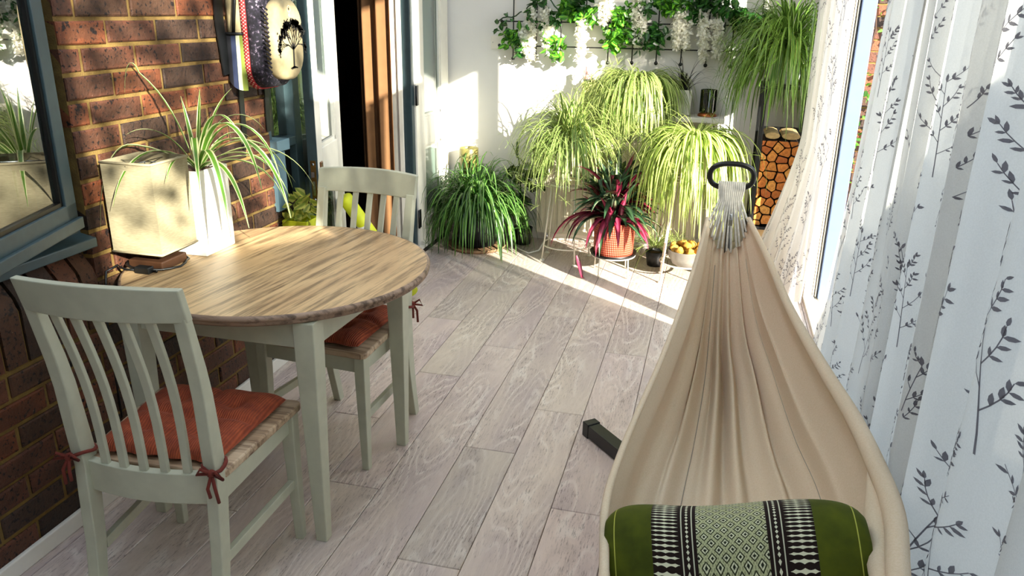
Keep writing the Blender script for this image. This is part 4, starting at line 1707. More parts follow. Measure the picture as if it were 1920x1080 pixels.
def build_oyster():
    wire_stand('low white wire plant stand with a dark tray under the red pot', (-0.525, 4.73, 0), 0.135, 0.125, ((-120, 0.14), (-40, 0.14), (60, 0.14), (150, 0.14)), None, None, 'dark', foot=False, rod=0.004)
    c = Vector((-0.525, 4.73, 0.136))
    t = thing('oyster_plant', 'magenta and dark green oyster plant in a red woven-textured pot', 'plant', c)
    mb = MB()
    prof = [(0.112, 0.0), (0.120, 0.005)] + [(lerp(0.121, 0.128, k / 12), 0.005 + 0.2 * k / 12) for k in range(1, 13)] + [(0.122, 0.208), (0.116, 0.19)]
    mb.lathe(prof, (0, 0, 0), 64)
    mb.build('pot', mat_woven(), t)
    soil_disc((0, 0, 0.19), 0.115, t)
    r = random.Random(77)
    mb = MB()
    for k in range(170):
        a = r.uniform(0, 2 * PI)
        e = R(r.uniform(-10, 80))
        d = Vector((math.cos(a) * math.cos(e), math.sin(a) * math.cos(e) * 0.9, math.sin(e)))
        h = r.uniform(0.19, 0.42)
        o = Vector((math.cos(a), math.sin(a), 0)) * r.uniform(0.0, 0.08) + Vector((0, 0, h))
        mi = r.choices((0, 1, 2), (0.38, 0.24, 0.38))[0]
        blade(mb, o, d, r.uniform(0.18, 0.32), r.uniform(0.034, 0.052), r.uniform(1.0, 5.5), r, segs=7, tv=r.random(), mi=mi, fold=0.5, tipw=0.02)
    for k in range(16):     # hanging skirt
        a = R(r.uniform(180, 360))
        d = Vector((math.cos(a), math.sin(a), 0.25))
        mi = r.choices((0, 1, 2), (0.3, 0.2, 0.5))[0]
        blade(mb, Vector((math.cos(a), math.sin(a), 0)) * 0.09 + Vector((0, 0, 0.24)), d, r.uniform(0.22, 0.33), 0.034, r.uniform(7, 11), r, segs=8, tv=r.random(), mi=mi, fold=0.5, tipw=0.02)
    for (px, pz, dx) in ((-0.38, 0.02, -1), (-0.30, 0.10, -1)):
        blade(mb, (-0.10, -0.05, 0.26), (dx, -0.35, 0.15), 0.40, 0.036, 6.0, r, segs=9, tv=0.8, mi=2, fold=0.5, tipw=0.02)
    for k in range(9):
        s = Vector((r.uniform(-0.06, 0.06), r.uniform(-0.06, 0.06), 0.18))
        mb.tube([s, s * 1.1 + Vector((r.uniform(-0.05, 0.05), r.uniform(-0.05, 0.05), 0.14)), s * 1.2 + Vector((r.uniform(-0.1, 0.1), r.uniform(-0.1, 0.1), 0.26))], 0.008, 6, mi=0)
    mb.build('foliage', [MAT['oyster_top'], MAT['oyster_stripe'], MAT['oyster_red']], t)
    # the dropped leaf leaning on the front of the stand
    mb = MB()
    blade(mb, (-0.735, 4.60, 0.135), (0.32, -0.25, -0.9), 0.185, 0.034, 0.2, r, segs=8, tv=0.9, fold=0.5, tipw=0.02)
    o = mb.build('fallen_leaf', MAT['oyster_red'], None, origin=(-0.70, 4.58, 0.01))
    tag(o, 'single magenta leaf drooping to the floor left of the red pot', 'leaf')


build_oyster()


# ------------------------------------------------------------------ shelf, radiator and ornaments
def build_shelf():
    t = thing('display_shelf', 'long white shelf over the radiator on the back wall', 'shelf', (-0.46, 5.28, 0.90))
    mb = MB()
    mb.box((-0.62, -0.12, 0.0), (0.53, 0.119, 0.032))
    mb.build('board', MAT['white_paint'], t, bevel=0.004)
    for x in (-0.5, 0.0, 0.42):
        mb = MB()
        mb.prism([(x, 0.118, 0.0), (x, -0.06, 0.0), (x, -0.05, -0.012), (x, 0.118, -0.10)], (0.022, 0, 0))
        mb.build('bracket', MAT['white_paint'], t)
    t = thing('radiator', 'cream panel radiator behind the plants under the shelf', 'radiator', (-0.55, 5.33, 0.0))
    mb = MB()
    mb.box((-0.58, -0.035, 0.07), (0.50, -0.005, 0.72))
    for k in range(26):
        x = -0.565 + k * 0.042
        mb.box((x, -0.045, 0.11), (x + 0.022, -0.035, 0.68))
    mb.build('panel', MAT['chain'], t, bevel=0.003)
    mb = MB()
    mb.box((-0.59, -0.04, 0.72), (0.51, 0.03, 0.735))
    mb.box((-0.59, -0.04, 0.07), (-0.58, 0.03, 0.72))
    mb.box((0.50, -0.04, 0.07), (0.51, 0.03, 0.72))
    mb.build('cover', MAT['chain'], t, bevel=0.002)
    for x in (-0.52, 0.44):
        mb = MB()
        mb.tube([(x, -0.0, 0.07), (x, 0.0, 0.0)], 0.008, 8)
        mb.build('pipe', MAT['chrome'], t)
    for x in (-0.4, 0.3):
        mb = MB()
        mb.box((x, -0.005, 0.3), (x + 0.04, 0.068, 0.36))
        mb.build('bracket', MAT['chrome'], t)
    # lamp with ribbed smoked glass
    t = thing('glass_lantern', 'smoky ribbed glass cylinder lantern with a copper base at the right end of the shelf', 'lantern', (-0.04, 5.27, 0.932))
    mb = MB()
    mb.lathe([(0.060, 0.0), (0.062, 0.004), (0.056, 0.014), (0.040, 0.024), (0.036, 0.028)], (0, 0, 0), 32)
    mb.build('base', flat('copper', '#b0643a', 0.3, 0.8, var=0.1), t)
    mb = MB()
    seg = 72
    prof = [(0.049, 0.024), (0.049, 0.165), (0.045, 0.165), (0.045, 0.03)]
    vs, fs = [], []
    for (r0, z) in prof:
        for k in range(seg):
            a = 2 * PI * k / seg
            rr = r0 + (0.0022 if k % 2 else 0)
            vs.append((rr * math.cos(a), rr * math.sin(a), z))
    for i in range(3):
        for k in range(seg):
            fs.append((i * seg + k, i * seg + (k + 1) % seg, (i + 1) * seg + (k + 1) % seg, (i + 1) * seg + k))
    mb.add(vs, fs)
    mb.build('glass', glass_mat('smoked_glass', 0.12, '#7d7a76'), t)
    mb = MB()
    mb.lathe([(0.022, 0.026), (0.022, 0.09), (0.018, 0.095), (0.003, 0.096), (0.002, 0.106)], (0, 0, 0), 20)
    mb.build('candle', flat('dark_wax', '#2a241f', 0.5), t)
    # pale lime box pot and pink bottle
    t = thing('box_planter', 'pale lime green box planter on the shelf behind the weeping plant', 'planter', (-0.76, 5.28, 0.932))
    mb = MB()
    square_pot(mb, (0, 0, 0), 0.16, 0.19, 0.008, 1.06)
    mb.build('pot', MAT['green_pot'], t, bevel=0.004)
    mb = MB()
    r = random.Random(3)
    mb.box((-0.072, -0.072, 0.145), (0.072, 0.072, 0.155))
    for k in range(50):
        mb.sphere((r.uniform(-0.06, 0.06), r.uniform(-0.06, 0.06), 0.155 + r.uniform(0, 0.02)), r.uniform(0.008, 0.016), 0, 7, 5)
    mb.build('soil', MAT['dark_wood'], t)
    t = thing('pink_bottle', 'small pale pink bottle with a dark neck band standing in the lime planter', 'bottle', (-0.82, 5.27, 1.088))
    mb = MB()
    mb.lathe([(0.020, 0.0), (0.024, 0.004), (0.024, 0.05), (0.018, 0.065), (0.014, 0.07), (0.014, 0.12), (0.016, 0.124), (0.013, 0.128)], (0, 0, 0), 20)
    mb.build('body', flat('pink_glass', '#d9a7a2', 0.25), t)
    mb = MB()
    mb.lathe([(0.0245, 0.018), (0.026, 0.02), (0.026, 0.045), (0.0245, 0.047)], (0, 0, 0), 20)
    mb.build('band', MAT['black_plastic'], t)
    # white wall plate at the upper left
    t = thing('blanking_plate', 'blank white wall plate left of the flower trellis', 'wall plate', (-1.465, BY - 0.001, 1.345))
    mb = MB()
    mb.box((-0.043, -0.009, -0.043), (0.043, 0.0, 0.043))
    p = mb.build('plate', MAT['white_paint'], t, bevel=0.003)
    for x in (-0.03, 0.03):
        mb = MB()
        mb.tube([(x, -0.0085, 0), (x, -0.011, 0)], 0.003, 8)
        mb.build('screw', MAT['chrome'], t)


build_shelf()


def build_bowl():
    t = thing('wire_bowl', 'round tin bowl hung in the low ring of the right plant stand', 'bowl', (-0.075, 4.70, 0.098))
    mb = MB()
    mb.lathe([(0.05, 0.0), (0.085, 0.02), (0.108, 0.06), (0.117, 0.105), (0.120, 0.108), (0.116, 0.108), (0.105, 0.064), (0.08, 0.026), (0.02, 0.012)], (0, 0, 0), 40)
    mb.build('body', flat('grey_tin', '#8b8a84', 0.4, 0.5, var=0.2), t)
    r = random.Random(19)
    proto = None
    m = flat('dried_golden_rind', '#b98a34', 0.7, var=0.35, scale=60, bump=0.6)
    spots = [(0, 0, 0.10)] + [(0.058 * math.cos(k * 1.05), 0.058 * math.sin(k * 1.05), 0.088 + 0.006 * (k % 2)) for k in range(6)] + [(0.03 * math.cos(k * 2.1 + 0.5), 0.03 * math.sin(k * 2.1 + 0.5), 0.135) for k in range(3)] + [(0.086 * math.cos(k * 0.7), 0.086 * math.sin(k * 0.7), 0.115) for k in range(9)]
    for k, s in enumerate(spots):
        if proto is None:
            mb = MB()
            nu, nv = 12, 8
            q = random.Random(2)
            ph = [q.uniform(0, 6) for _ in range(4)]

            def P(i, j):
                a, b = 2 * PI * i / nu, PI * j / nv
                rr = 0.026 * (1 + 0.18 * math.sin(3 * a + ph[0]) * math.sin(b) + 0.12 * math.sin(2 * b * 2 + ph[1]))
                return (rr * math.sin(b) * math.cos(a), rr * math.sin(b) * math.sin(a), -rr * 0.8 * math.cos(b))
            mb.grid(P, nu, nv)
            o = proto = mb.build('dried_fruit', m)
        else:
            o = proto.copy()
            COL.objects.link(o)
        o.location = Vector((-0.075, 4.70, 0.098)) + Vector(s)
        o.rotation_euler = (r.uniform(0, 6), r.uniform(0, 6), r.uniform(0, 6))
        tag(o, 'golden brown dried fruit heaped in the tin bowl', 'dried fruit', 'dried fruit in the tin bowl')


build_bowl()


# ------------------------------------------------------------------ trellis with wisteria garland
def build_trellis():
    y = BY - 0.05
    t = thing('flower_trellis', 'black wire wall trellis with ball ends on the back wall', 'trellis', (-0.6, BY, 1.30))
    ox, oz = -0.6, 1.30
    bars = [(-1.342, 1.245, 1.95), (-1.185, 1.262, 1.80), (-1.02, 1.238, 1.63), (-0.858, 1.33, 1.95), (-0.705, 1.235, 1.9), (-0.548, 1.24, 1.62), (-0.392, 1.242, 1.9), (-0.236, 1.24, 1.345), (-0.08, 1.238, 1.95), (0.072, 1.236, 1.9), (0.235, 1.24, 1.95)]
    for (x, z0, z1) in bars:
        mb = MB()
        mb.tube([(x - ox, -0.05, z0 - oz), (x - ox, -0.05, z1 - oz)], 0.0042, 8)
        if z0 < 1.3:
            mb.sphere((x - ox, -0.05, z0 - oz), 0.0125, 0, 12, 8)
        mb.build('upright', MAT['black'], t)
    for (xa, xb, z) in ((-1.425, 0.26, 1.482), (-1.44, 0.30, 1.328), (-1.38, 0.28, 1.70)):
        mb = MB()
        mb.tube([(xa - ox, -0.043, z - oz), (xb - ox, -0.043, z - oz)], 0.0042, 8)
        mb.sphere((xa - ox, -0.043, z - oz), 0.011, 0, 12, 8)
        mb.build('crossbar', MAT['black'], t)
    for x in (-1.226, 0.012):
        mb = MB()
        mb.box((x - ox - 0.011, -0.01, 1.43 - oz), (x - ox + 0.011, -0.001, 1.50 - oz))
        mb.box((x - ox - 0.007, -0.043, 1.475 - oz), (x - ox + 0.007, -0.01, 1.488 - oz))
        mb.build('bracket', MAT['black'], t, bevel=0.002)
    # garlands: (label, vine path, leaf clumps, flower tails)
    MAT['garland'] = mat_leaf('garland_leaf', '#3c7a22', '#74b032', 0.3, 0.4, 0.35, 0.5)
    MAT['garland_dark'] = mat_leaf('garland_leaf_dark', '#1e4a1c', '#3c6f2a', 0.3, 0.25, 0.3, 0.4)
    MAT['wisteria'] = mat_leaf('wisteria_white', '#f3f1e2', '#fbfaf2', 0.4, 0.45, 0.7, 0.06)

    def px(x, y_, off=0.06):
        d = (r2 * ((x - 960) / 1479.187) + d2 * ((y_ - 540) / 1479.187) + fwd)
        k = (BY - off) / d.y
        return Vector((0, 0, CAM_H)) + d * k
    # positions were measured on the back wall plane once and are world points from here on
    sets = [
        ('left wisteria garland, white tails and lime leaves, over the trellis end',
         [(935, 40), (985, 20), (1020, -8), (1060, 25), (1105, 20)],
         [(945, 45, 10, 1), (965, 70, 34, 0), (975, 85, 14, 1), (1008, 5, 14, 1), (1035, 35, 16, 1), (1038, 85, 26, 0), (1045, 100, 12, 0), (1070, 18, 46, 0), (1083, 5, 30, 1), (1108, 28, 24, 0), (998, 35, 8, 1), (1068, 0, 18, 0)],
         [(995, 15, 95), (1025, 15, 75), (1090, 35, 75), (985, 50, 50), (1130, 0, 45)]),
        ('middle wisteria garland with lime leaves and a bright white tail',
         [(1105, 20), (1140, 5), (1175, 20), (1215, 15), (1260, 0)],
         [(1165, 30, 40, 0), (1160, 60, 34, 0), (1150, 75, 26, 0), (1185, 60, 22, 0), (1215, 10, 14, 1), (1230, 62, 30, 1), (1240, 78, 14, 1), (1200, 80, 10, 1), (1190, 8, 12, 0), (1245, 5, 22, 0)],
         [(1195, -10, 95), (1205, 30, 50), (1140, -5, 40)]),
        ('right wisteria garland, white tails then dark leaves running to the corner plant',
         [(1260, 0), (1310, 8), (1345, 10), (1380, 25), (1420, 45), (1450, 40)],
         [(1258, 8, 30, 0), (1278, 0, 20, 0), (1300, 5, 20, 1), (1315, 20, 16, 1), (1345, 8, 24, 1), (1365, 10, 26, 1), (1385, 28, 44, 1), (1400, 42, 40, 1), (1420, 50, 40, 1), (1440, 40, 26, 1), (1325, 0, 20, 1)],
         [(1270, 15, 75), (1285, 25, 65), (1318, 20, 95), (1345, 35, 70), (1445, -5, 40)]),
    ]
    for k, (label, vine, clumps, tails) in enumerate(sets):
        r = random.Random(100 + k)
        c = px(*vine[2])
        g = thing('wisteria_garland', label, 'garland', c, 0, 'wisteria garlands on the trellis')
        mb = MB()
        pts = []
        for a, b in zip(vine[:-1], vine[1:]):
            A, B = px(*a), px(*b)
            for q in range(6):
                p = A.lerp(B, q / 6)
                pts.append(p - c + Vector((0, -0.01 + 0.008 * math.sin(q), 0.012 * math.sin(q * 1.3))))
        mb.tube(pts, 0.004, 6)
        mb.build('vine', MAT['garland_dark'], g)
        for (x, y_, n, dk) in clumps:
            mb = MB()
            if True:
                for q in range(int(n * 1.5)):
                    p = px(x + max(-17, min(17, r.gauss(0, 11))), y_ + max(-15, min(15, r.gauss(0, 10))), 0.075) - c
                    p.y += r.uniform(-0.045, 0.02)
                    leaf_blob(mb, p, r.uniform(0.042, 0.068), r, 0.5)
            if mb.f:
                mb.build('leaf_spray', MAT['garland_dark'] if dk else MAT['garland'], g)
        for (x, y_, L) in tails:
            mb = MB()
            for q in range(int(L * 5)):
                f = r.random()
                sp = 9 * (1 - 0.55 * f)
                p = px(x + r.gauss(0, sp * 0.6), y_ + L * f, 0.08) - c
                p.y += r.uniform(-0.03, 0.02)
                leaf_blob(mb, p, r.uniform(0.024, 0.036), r, 0.4)
            mb.build('flower_tail', MAT['wisteria'], g)


build_trellis()


# ------------------------------------------------------------------ log store
def clip_poly(poly, a, b):
    """keep the part of poly nearer to a than to b"""
    mx, my = (a[0] + b[0]) / 2, (a[1] + b[1]) / 2
    nx, ny = b[0] - a[0], b[1] - a[1]
    f = lambda p: (p[0] - mx) * nx + (p[1] - my) * ny
    out = []
    for i in range(len(poly)):
        p, q = poly[i], poly[(i + 1) % len(poly)]
        fp, fq = f(p), f(q)
        if fp <= 0:
            out.append(p)
        if fp * fq < 0:
            t = fp / (fp - fq)
            out.append((p[0] + (q[0] - p[0]) * t, p[1] + (q[1] - p[1]) * t))
    return out


def mat_log_end():
    m = NT('split_log_end')
    v = m.coords('Object')
    q = m.sep(v)
    rings = m.n('ShaderNodeTexWave', wave_type='RINGS', rings_direction='Y')
    rings.inputs['Scale'].default_value = 22
    rings.inputs['Distortion'].default_value = 4
    rings.inputs['Detail'].default_value = 3
    m.l(v, rings.inputs['Vector'])
    oi = m.n('ShaderNodeObjectInfo')
    base = m.ramp(oi.outputs['Random'], ((0.0, '#a8571d'), (0.5, '#c8782c'), (1.0, '#d99c48')))
    n = m.noise(v, 30, 4)
    c = m.mix(m.ramp(n, ((0.4, 0.0), (0.7, 0.55))), base, '#7d3a14')
    c = m.mix(m.math('MULTIPLY', rings.outputs['Fac'], 0.3), c, '#6b3413')
    m.color(c).rough(0.8)
    m.bump(n, 0.4, 0.006)
    return m.m


def build_log_store():
    x0, x1, y0, y1 = 0.275, 0.525, 4.83, 5.16
    t = thing('log_store', 'tall black steel log store in the back right corner', 'log store', ((x0 + x1) / 2, (y0 + y1) / 2, 0))
    c = Vector(((x0 + x1) / 2, (y0 + y1) / 2, 0))
    hx, hy = (x1 - x0) / 2, (y1 - y0) / 2
    for sx in (-1, 1):
        for sy in (-1, 1):
            mb = MB()
            mb.box((sx * hx - 0.013, sy * hy - 0.013, 0), (sx * hx + 0.013, sy * hy + 0.013, 1.15))
            mb.build('post', MAT['black'], t, bevel=0.002)
    for z, nm in ((1.15, 'top_shelf'), (0.33, 'log_shelf')):
        mb = MB()
        mb.box((-hx - 0.013, -hy - 0.013, z), (hx + 0.013, hy + 0.013, z + 0.018))
        mb.build(nm, MAT['black'], t, bevel=0.002)
    mb = MB()
    mb.box((-hx, hy - 0.004, 0.0), (hx, hy, 0.90))
    mb.build('back_panel', MAT['black'], t)
    mb = MB()
    mb.box((-hx - 0.002, -hy + 0.02, 0.02), (hx + 0.002, hy - 0.02, 0.325))
    mb.build('kindling_box', MAT['chain2'], t, bevel=0.003)
    # logs
    r = random.Random(23)
    sites = []
    cell = 0.058
    row = 0
    X0, X1, Z0, Z1 = x0 + 0.014, x1 - 0.014, 0.350, 0.86
    z = Z0
    while z < Z1:
        x = X0 + (cell / 2 if row % 2 else 0)
        while x < X1 + 0.02:
            sites.append((x + r.uniform(-0.018, 0.018), z + r.uniform(-0.018, 0.018)))
            x += cell
        z += cell * 0.87
        row += 1
    end, bark = mat_log_end(), flat('log_bark', '#3f2a1c', 0.95, var=0.35, scale=40, bump=0.6)
    for k, s in enumerate(sites):
        poly = [(X0, Z0), (X1, Z0), (X1, Z1), (X0, Z1)]
        for j, o in enumerate(sites):
            if j != k and math.hypot(o[0] - s[0], o[1] - s[1]) < 0.2:
                poly = clip_poly(poly, s, o)
                if len(poly) < 3:
                    break
        if len(poly) < 3:
            continue
        ar = 0.5 * abs(sum(poly[i][0] * poly[(i + 1) % len(poly)][1] - poly[(i + 1) % len(poly)][0] * poly[i][1] for i in range(len(poly))))
        if ar < 0.0006:
            continue
        cx = sum(p[0] for p in poly) / len(poly)
        cz = sum(p[1] for p in poly) / len(poly)
        shrink = 0.0035
        out = []
        n = len(poly)
        for i in range(n):
            p, q = poly[i], poly[(i + 1) % n]
            for f in (0.12, 0.5, 0.88):
                a = (p[0] + (q[0] - p[0]) * f, p[1] + (q[1] - p[1]) * f)
                dx, dz = a[0] - cx, a[1] - cz
                L = math.hypot(dx, dz) or 1
                bulge = 0.0
                out.append((a[0] - dx / L * shrink, a[1] - dz / L * shrink))
        yf = y0 + 0.0 + r.uniform(-0.005, 0.02)
        pts = [Vector((a[0] - cx, -0.0, a[1] - cz)) for a in out]
        mb = MB()
        n = len(pts)
        L = 0.26
        tip = [p * 0.94 + Vector((0, -0.004, 0)) for p in pts]
        vs = tip + pts + [p + Vector((0, L, 0)) for p in pts]
        fs = [tuple(range(n))]
        mis = [0]
        mb.add(vs, fs, 0)
        o0 = 0
        mb2 = [(i, n + i, n + (i + 1) % n, (i + 1) % n) for i in range(n)]
        mb3 = [(n + i, 2 * n + i, 2 * n + (i + 1) % n, n + (i + 1) % n) for i in range(n)] + [tuple(range(3 * n - 1, 2 * n - 1, -1))]
        for f in mb2:
            mb.f.append(f)
            mb.mi.append(0)
            mb.sm.append(False)
        for f in mb3:
            mb.f.append(f)
            mb.mi.append(1)
            mb.sm.append(False)
        o = mb.build('firewood_log', [end, bark])
        o.location = (cx, yf, cz)
        tag(o, 'split orange firewood log stacked in the black log store', 'log', 'split logs in the log store')
    # pale bark pieces on top of the stack
    mb = MB()
    for (x, z, w) in ((0.33, 0.872, 0.07), (0.44, 0.868, 0.12)):
        pass


MAT['chain2'] = flat('pale_box_board', '#c9a877', 0.6, var=0.12)
build_log_store()


def top_log(x, z, w, label):
    mb = MB()
    n = 10
    pts = [(w / 2 * math.cos(2 * PI * k / n), -0.0, 0.020 * math.sin(2 * PI * k / n)) for k in range(n)]
    mb.prism(pts, (0, 0.24, 0))
    o = mb.build('firewood_log', flat('pale_log_bark', '#b79a6a', 0.9, var=0.25, scale=40, bump=0.5), bevel=0.003)
    o.location = (x, 4.85, z)
    tag(o, label, 'log')


top_log(0.345, 0.886, 0.085, 'narrow pale-barked log lying on top of the orange log stack, left')
top_log(0.448, 0.886, 0.105, 'wide pale-barked log lying on top of the orange log stack, right')


# ------------------------------------------------------------------ hammock
HX, HY, HZ = 0.09, 3.10, 0.965


def mat_canvas():
    m = NT('natural_canvas')
    v = m.coords()
    q = m.sep(v)
    n = m.noise(m.comb(m.math('MULTIPLY', q[0], 250), m.math('MULTIPLY', q[1], 250), m.math('MULTIPLY', q[2], 250)), 1.0, 2)
    c = m.ramp(n, ((0.3, '#e6d8ba'), (0.7, '#f1e5cc')))
    m.color(c).rough(0.9)
    m.b.inputs['Specular IOR Level'].default_value = 0.15
    m.bump(n, 0.15, 0.001)
    m.translucent('#c8853a', 0.32)
    return m.m


MAT['canvas'] = mat_canvas()
YS = (0.95, 1.20, 1.42, 1.65, 1.95, 2.25, 2.60, 2.80, 2.98)
XL = (-0.085, -0.109, -0.136, -0.139, -0.116, -0.075, -0.025, 0.002, 0.024)
ZL = (0.600, 0.574, 0.557, 0.520, 0.509, 0.541, 0.631, 0.715, 0.830)
XR = (0.33, 0.368, 0.408, 0.431, 0.421, 0.375, 0.305, 0.236, 0.156)
ZR_ = (0.69, 0.665, 0.637, 0.590, 0.573, 0.581, 0.628, 0.729, 0.836)
ZC = (0.32, 0.30, 0.295, 0.295, 0.275, 0.255, 0.32, 0.44, 0.770)


def smooth_interp(x, xs, ys):
    """Catmull-Rom through the samples"""
    n = len(xs)
    x = min(max(x, xs[0]), xs[-1])
    i = max(0, min(n - 2, int(np.searchsorted(xs, x)) - 1))
    h = xs[i + 1] - xs[i]
    t = (x - xs[i]) / h
    def m(k):
        a, b = max(0, k - 1), min(n - 1, k + 1)
        return (ys[b] - ys[a]) / (xs[b] - xs[a])
    t2, t3 = t * t, t * t * t
    return (2 * t3 - 3 * t2 + 1) * ys[i] + (t3 - 2 * t2 + t) * h * m(i) + (-2 * t3 + 3 * t2) * ys[i + 1] + (t3 - t2) * h * m(i + 1)


def ham_point(u, Y):
    """u in [-1, 1] across, Y along (mirrored about the middle for the near half)"""
    Yq = Y if Y >= 0.95 else 1.9 - Y
    f = lambda tab: smooth_interp(Yq, YS, tab)
    xl, zl, xr, zr, zc = f(XL), f(ZL), f(XR), f(ZR_), f(ZC)
    xc, w = (xl + xr) / 2, (xr - xl) / 2
    # U section: sides steep, bottom round
    a = u * 1.25
    sx = math.sin(max(-PI / 2, min(PI / 2, a * 1.15))) / math.sin(1.25 * 1.15 if 1.25 * 1.15 < PI / 2 else PI / 2)
    k = abs(u) ** 2.4
    z = zc + (lerp(zl, zr, (u + 1) / 2) - zc) * k
    x = xc + w * sx
    g = max(0.0, min(1.0, (Yq - 1.3) / 1.6))
    amp = 0.006 + 0.026 * g
    fold = math.sin(u * 21 + 1.3 * math.sin(u * 5)) * (1 - 0.3 * abs(u)) + 0.5 * math.sin(u * 37 + 0.7)
    amp *= min(1.0, w / 0.12) * (0.35 + 0.65 * min(1.0, max(0.0, (2.98 - Yq) / 0.35)))
    z += fold * amp * (1 - 0.6 * abs(u) ** 3)
    x += 0.5 * amp * math.cos(u * 21) * abs(u)
    return Vector((x, Y, z))


def build_hammock():
    t = thing('hammock', 'cream canvas hammock slung from a black ring, holding the green cushion', 'hammock', (HX, 1.5, 0.4))
    c = Vector((HX, 1.5, 0.4))
    mb = MB()
    nu, nv = 150, 110
    ya, yb = -1.05, 2.97
    mb.grid(lambda i, j: ham_point(2 * i / nu - 1, lerp(ya, yb - 0.02 * (1 - abs(2 * i / nu - 1) ** 1.6), j / nv)) - c, nu, nv)
    o = mb.build('cloth', MAT['canvas'], t)
    so = o.modifiers.new('solid', 'SOLIDIFY')
    so.thickness = 0.003
    so.offset = 0
    for s in (-1, 1):
        mb = MB()
        pts = []
        for j in range(90):
            Y = lerp(ya, yb, j / 89)
            p = ham_point(s, Y) - c
            p += Vector((s * 0.004, 0, 0.004))
            pts.append(p)
        mb.tube(pts, [(0.012 - 0.004 * (j / 89)) if s < 0 else 0.009 + 0.013 * math.sin(PI * min(1.0, max(0.0, (lerp(ya, yb, j / 89) - 0.3) / 2.7))) for j in range(90)], 12)
        mb.build('hem', MAT['canvas'], t)
    # seam lines stitched down the cloth
    mb = MB()
    for u in (-0.36, 0.60):
        pts = [ham_point(u, lerp(0.9, yb - 0.05, j / 80)) - c + Vector((0, 0, 0.003)) for j in range(81)]
        mb.tube(pts, 0.0014, 5)
    mb.build('seam', flat('seam_thread', '#9a8f80', 0.9), t)
    # rolled flap along the right edge near the cushion
    mb = MB()
    pts = []
    for j in range(30):
        Y = lerp(1.05, 1.75, j / 29)
        p = ham_point(0.985, Y) - c
        b = math.sin(PI * j / 29)
        pts.append(p + Vector((-0.022 * b, 0, -0.012 * b)))
    mb.tube(pts, [0.006 + 0.020 * math.sin(PI * j / 29) for j in range(30)], 12)
    mb.build('rolled_edge', MAT['canvas'], t)
    # cords from ring to cloth
    cm = flat('grey_hammock_cord', '#cbc7bd', 0.9, var=0.15, scale=60)
    for k in range(13):
        f = k / 12
        u = lerp(-0.98, 0.98, f)
        p1 = ham_point(u, 2.968 - 0.02 * (1 - abs(u) ** 1.6)) - c
        a = Vector((HX + lerp(-0.042, 0.050, f), HY - 0.012, HZ - 0.048)) - c
        b = Vector((HX + lerp(-0.036, 0.044, f), HY - 0.028, HZ - 0.085)) - c
        mb = MB()
        mb.tube([a + Vector((0, 0.030, 0.004)), a + Vector((0, 0.020, 0.024)), a + Vector((0, 0.0, 0.026)), a + Vector((0, -0.012, 0.008)), b, b.lerp(p1, 0.5) + Vector((0, 0, -0.002)), p1 + Vector((0, -0.015, 0.004))], 0.0043, 6)
        mb.build('cord', cm, t)
    mb = MB()
    q = Vector((HX + 0.010, 2.99, 0.812)) - c
    mb.cbox(q, (0.014, 0.010, 0.026))
    mb.tube([q + Vector((0, 0, 0.012)), q + Vector((0, 0.004, 0.032))], 0.006, 8)
    mb.build('metal_clip', MAT['chrome'], t, bevel=0.002)

    # stand
    t = thing('hammock_stand', 'black steel hammock stand with an oval ring end and a floor foot', 'hammock stand', (HX, 2.3, 0))
    c = Vector((HX, 2.3, 0))
    mb = MB()
    pts = []
    for k in range(56):
        a = 2 * PI * k / 56
        # stadium-like oval
        x = 0.081 * math.copysign(abs(math.cos(a)) ** 0.8, math.cos(a))
        z = 0.050 * math.copysign(abs(math.sin(a)) ** 0.8, math.sin(a))
        pts.append(Vector((HX + x, HY - z * 0.25, HZ + z)) - c)
    mb.tube(pts, 0.0105, 12, closed=True)
    mb.build('ring', MAT['black'], t)
    mb = MB()
    mb.tube([Vector((HX + 0.012, HY + 0.045, HZ - 0.04)) - c, Vector((HX + 0.012, HY + 0.03, 0.80)) - c, Vector((HX + 0.01, 2.78, 0.36)) - c, Vector((HX, 2.34, 0.045)) - c], 0.0125, 12)
    mb.tube([Vector((HX + 0.0, HY + 0.004, HZ - 0.052)) - c, Vector((HX + 0.012, HY + 0.045, HZ - 0.04)) - c], 0.010, 10)
    mb.build('arm', MAT['black'], t)
    d = Vector((0.67, -0.74, 0)).normalized()
    a = Vector((-0.352, 2.705, 0)) - c
    mb = MB()
    n = Vector((-d.y, d.x, 0))
    e = a + d * 0.66
    p = [a - n * 0.026, e - n * 0.026, e + n * 0.026, a + n * 0.026]
    mb.prism([(q.x, q.y, 0.004) for q in p], (0, 0, 0.052))
    mb.build('foot_beam', MAT['black'], t, bevel=0.003)
    mb = MB()
    e = a + d * 0.032
    b0 = a - d * 0.006
    p = [b0 - n * 0.0285, e - n * 0.0285, e + n * 0.0285, b0 + n * 0.0285]
    mb.prism([(q.x, q.y, 0.0) for q in p], (0, 0, 0.060))
    mb.build('end_cap', MAT['black_plastic'], t, bevel=0.003)
    mb = MB()
    mb.box((-0.025, -2.2, 0.004), (0.025, 0.05, 0.05))
    mb.build('base_beam', MAT['black'], t, bevel=0.003)


build_hammock()


